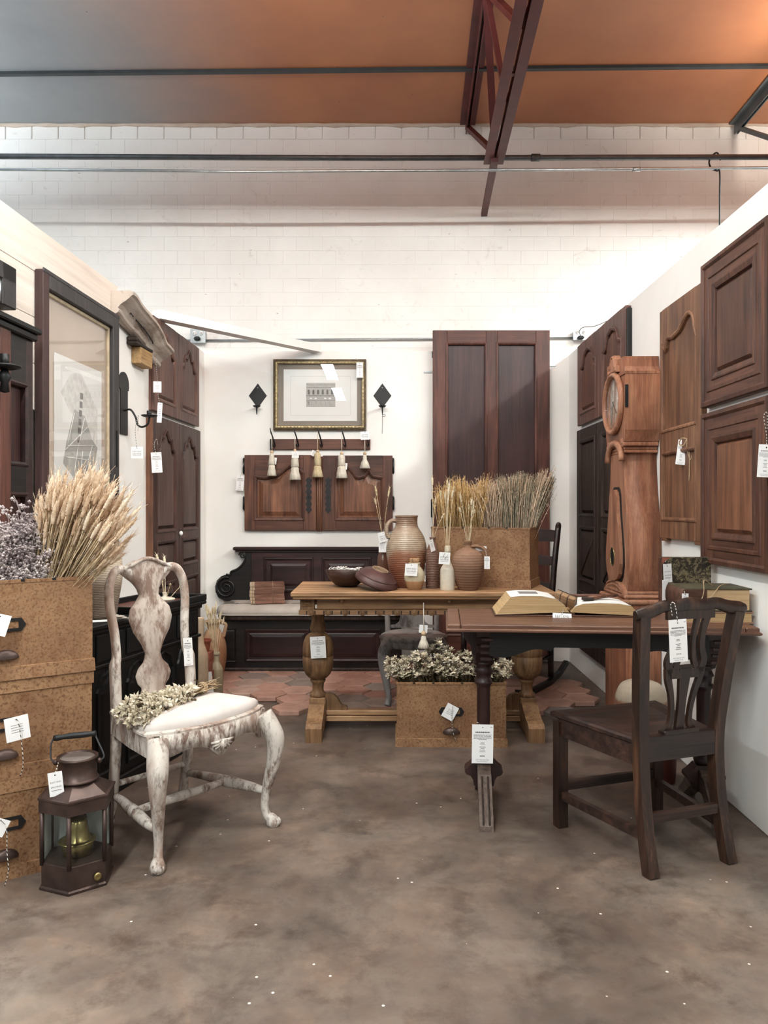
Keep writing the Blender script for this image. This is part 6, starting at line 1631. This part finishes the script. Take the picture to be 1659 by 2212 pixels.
# ------------------------------------------------------------------ price tags
_tc = {}
def text_mesh(body, size):
    key = (body, size)
    if key in _tc: return _tc[key]
    cu = bpy.data.curves.new('t', 'FONT'); cu.body = body; cu.size = size; cu.align_x = 'CENTER'; cu.align_y = 'CENTER'; cu.resolution_u = 2
    ob = bpy.data.objects.new('t', cu); me = bpy.data.meshes.new_from_object(ob)
    me.transform(Matrix.Rotation(PI / 2, 4, 'X')); me.materials.clear(); me.materials.append(INK)
    bpy.data.objects.remove(ob); bpy.data.curves.remove(cu); _tc[key] = me
    return me
def bars(mb, z, wid, th, seed):
    rr = random.Random(seed); x = -wid / 2
    while x < wid / 2 - .001:
        l_ = min(rr.uniform(.06, .2) * wid, wid / 2 - x); mb.box(x, x + l_ * .85, -.0011, -.0008, z - th / 2, z + th / 2); x += l_
def tag(label, px, py, d, wpx, hpx, rz=0, kind='full', cord=None, ty=0, tx=0, price=None, group='white price tags'):
    """py is the top edge of the card; cord: pixel/depth points the string runs through"""
    k = d / F; w_, h_ = wpx * k, hpx * k
    o = P(px, py, d)
    t = T('price_tag', label, 'tag', o, group=group, rot=(tx, ty, rz))
    MB().box(-w_ / 2, w_ / 2, -.0008, 0, -h_, 0).build('card', TAGP, t)
    hz = -min(.012, h_ * .12)
    MB().lathe([(.001, .0005), (.0022, .0005), (.0022, 0)], 10, M=Matrix.Translation((0, -.0008, hz)) @ Matrix.Rotation(PI / 2, 4, 'X')).build('hole', BLACKI, t)
    def txt(body, width, z):
        me = text_mesh(body, .01)
        wd = max(v.co.x for v in me.vertices) - min(v.co.x for v in me.vertices); s_ = width / wd
        inst(me, 'lettering', t, Matrix.Translation((0, -.0012, z)) @ Matrix.Diagonal((s_, 1, s_, 1)))
    mb = MB(); sd = sum(map(ord, label))
    if kind == 'logo':
        txt('EAST END', w_ * .74, -h_ * .42); txt('SALVAGE', w_ * .74, -h_ * .62); bars(mb, -h_ * .76, w_ * .7, h_ * .025, sd)
    elif kind == 'full':
        bars(mb, -h_ * .2, w_ * .68, h_ * .03, sd)
        for i in range(4): bars(mb, -h_ * (.265 + .03 * i), w_ * .84, h_ * .012, sd + i)
        bars(mb, -h_ * .385, w_ * .4, h_ * .012, sd + 5)
        for i, q in enumerate((.47, .5, .58, .62, .66, .70)): bars(mb, -h_ * q, w_ * (.18 + .06 * (i % 3)), h_ * .013, sd + 7 + i)
        if price: txt(price, w_ * .26, -h_ * .815)
        else: bars(mb, -h_ * .81, w_ * .24, h_ * .025, sd + 20)
        txt('EAST END SALVAGE', w_ * .6, -h_ * .91); bars(mb, -h_ * .955, w_ * .5, h_ * .008, sd + 30)
        mb.box(w_ * .36, w_ * .44, -.0011, -.0008, -h_ * .075, -h_ * .062)
    elif kind == 'note':
        for i in range(4): bars(mb, -h_ * (.35 + .1 * i), w_ * .5, h_ * .02, sd + i)
    if mb.f: mb.build('fine_print', INK, t, kind='stuff')
    if cord:
        inv = Matrix.LocRotScale(o, t.rotation_euler.to_quaternion(), None).inverted()
        pts = [inv @ P(*q) for q in cord]
        MB().tube(smoothpath([Vector((0, -.001, hz))] + pts, 5), .0013, 5).build('string', CORD, t)
    return t
tag('tag hooked over the top right corner of the framed print', 777, 783, 6.15, 14, 33, 0, 'full', [(772, 778, 6.155), (768, 774, 6.17)])
tag('card on the second tassel of the coat rack', 638, 975, 6.085, 15, 14, .05, 'note')
tag('card tucked behind the first tassel of the coat rack', 591, 988, 6.135, 15, 15, -.1, 'note', ty=.12)
tag('card folded beside the middle tassel', 679, 974, 6.135, 9, 12, .5, 'note', ty=.5)
tag('card showing behind the wide ivory tassel', 743, 1000, 6.137, 15, 14, .05, 'note', ty=.08)
tag('card hanging from the right end hook of the coat rack', 788, 932, 6.1, 19, 18, .1, 'logo', [(789, 928, 6.1), (791, 925, 6.11)], ty=-.05)
tag('tag on the left edge of the low cupboard doors', 520, 1027, 6.16, 17, 33, -.1, 'full', [(524, 1010, 6.165), (526, 1000, 6.165)], ty=.08)
tag('tag dangling from the scroll-arm wall sconce', 296, 965, 4.38, 25, 25, .1, 'logo', [(292, 930, 4.38), (299, 897, 4.38), (298, 930, 4.38)])
tag('long tag tied to the left armoire doors', 337, 977, 4.83, 22, 44, .25, 'full', [(333, 960, 4.84), (338, 948, 4.85), (341, 960, 4.84)], ty=-.06)
tag('upper small tag below the bracket near the left armoire doors', 340, 824, 4.83, 17, 24, .2, 'note', [(338, 800, 4.84), (337, 782, 4.84)])
tag('narrow tag below the bracket near the left armoire doors', 346, 870, 4.80, 10, 43, .3, 'note', [(342, 858, 4.81), (341, 845, 4.82)], ty=.05)
tag('upper card tied to the flask behind the large jug', 827, 1149, 4.46, 24, 22, .1, 'logo', [(828, 1142, 4.48)], ty=-.22)
tag('lower card tied to the flask behind the large jug', 826, 1170, 4.47, 16, 23, -.15, 'note')
tag('card on the small two-tone corked pot', 889, 1218, 4.13, 27, 26, .05, 'logo', [(888, 1214, 4.16)], ty=.06)
tag('narrow tag on the slim dark bottle', 930, 1166, 4.215, 12, 26, .6, 'note', [(934, 1162, 4.24)], ty=-.3)
tag('card on the neck of the small cream bottle', 961, 1193, 4.105, 24, 26, 0, 'logo', [(958, 1200, 4.1), (961, 1206, 4.1), (966, 1200, 4.1), (966, 1190, 4.13)], ty=.07)
tag('tag hanging from the handle of the round matt jug', 1052, 1202, 4.09, 12, 27, -.2, 'full', [(1050, 1194, 4.1), (1047, 1188, 4.12)], ty=.0)
tag('folded card behind the handle of the round matt jug', 1039, 1180, 4.16, 24, 10, .1, 'plain')
tag('tag on the left bulbous leg of the oak table', 686, 1375, 4.245, 33, 47, 0, 'full', ty=-.05)
tag('tilted card in the label holder of the floor box', 980, 1524, 3.985, 27, 32, 0, 'note', [(976, 1545, 3.975), (978, 1580, 3.97), (985, 1598, 3.97)], ty=.5)
tag('large tag on the left leg of the dark table', 1043, 1565, 3.135, 46, 84, 0, 'full', [(1036, 1564, 3.14), (1030, 1560, 3.16)], ty=.015)
tag('small card at the front edge of the open book', 1214, 1325, 3.165, 40, 16, -.1, 'logo', [(1216, 1322, 3.17), (1218, 1318, 3.18)], tx=-.5, ty=.04)
tag('large tag hanging on the back of the dark chair', 1463, 1338, 2.585, 43, 92, .2, 'full', [(1461, 1320, 2.585), (1456, 1302, 2.6), (1449, 1306, 2.6), (1452, 1330, 2.59)], ty=-.045, price='$75.00')
tag('narrow tag on the pear-shaped door of the tall clock', 1328, 1076, 4.30, 18, 49, R(-62), 'note', [(1331, 1068, 4.30), (1334, 1056, 4.30)])
tag('tag tied with twine to the single cherry door', 1476, 950, 3.70, 20, 54, R(-35), 'full', [(1480, 942, 3.70), (1490, 935, 3.66), (1508, 922, 3.56)], ty=.13)
tag('tag on striped cord at the right edge of the picture', 1656, 960, 2.78, 30, 71, R(-25), 'full', [(1656, 940, 2.79), (1650, 900, 2.80), (1657, 892, 2.80), (1657, 930, 2.79)], ty=.06)
tag('card tied to the marbled book at the back of the dark table', 1441, 1218, 3.33, 20, 40, .2, 'logo', [(1438, 1212, 3.33), (1441, 1210, 3.34)], ty=-.06)
tag('small card tucked in the twine of the thick book', 1480, 1282, 2.975, 15, 20, .1, 'note', [(1478, 1276, 2.98)])
tag('card behind the label holder of the top left file box', 2, 1326, 2.50, 45, 46, ang, 'plain', ty=.3)
tag('card in the label holder of the middle left file box', 34, 1548, 2.475, 48, 52, ang, 'note', [(40, 1562, 2.465), (46, 1600, 2.47), (50, 1650, 2.47), (44, 1676, 2.48)], ty=-.12)
tag('card in the label holder of the bottom left file box', 4, 1768, 2.44, 40, 36, ang, 'plain', [(14, 1790, 2.43), (15, 1840, 2.43), (18, 1880, 2.43), (10, 1915, 2.44)], ty=.5)
tag('tag wired to the chimney of the copper lantern', 118, 1668, 2.50, 29, 52, .35, 'logo', [(124, 1655, 2.52), (128, 1640, 2.55)], ty=-.1)
tag('tag behind the right post of the painted chair', 405, 1378, 3.2, 19, 60, .15, 'full', [(408, 1373, 3.21)], ty=-.05)
tag('blank card leaning by the bricks behind the painted chair', 446, 1452, 4.5, 22, 62, .2, 'plain', ty=-.1)
# paper spill beside the marbled book and twine on the single door
mb = MB(); mb.box(-.013, .013, -.002, .002, 0, .13, .001)
thing(mb, 'paper_strip', TAGP, 'long white paper strip standing beside the marbled book', 'paper', P(1437, 1318, 3.31) , .2)
mb = MB(); p0 = P(1484, 948, 3.64)
for q in ([(0, 0, 0), (.03, 0, .02), (.1, .0, .05)], [(0, 0, 0), (.015, 0, -.08), (.012, 0, -.2)], [(0, 0, 0), (-.03, 0, .005), (-.045, 0, -.02), (-.02, 0, -.03), (0, 0, 0)], [(0, 0, 0), (.03, 0, -.05), (.02, 0, -.1), (.004, 0, -.06), (0, 0, 0)]):
    mb.tube(smoothpath(q, 5), .003, 5)
thing(mb, 'jute_bow', TWINE, 'bow of brown jute twine on the single cherry door', 'twine', p0, R(-60))
# tassel on the oak table drawer knob
k = 4.1
t = tassel(915, 1302, 1366, [(11, 24, 26)], 'cream tassel hanging from a knob of the oak table drawer', YARN, 4.09)
t['group'] = 'cotton tassels'
tag('small card behind the tassel on the oak table', 915, 1350, 4.115, 18, 17, .1, 'plain', ty=.1)
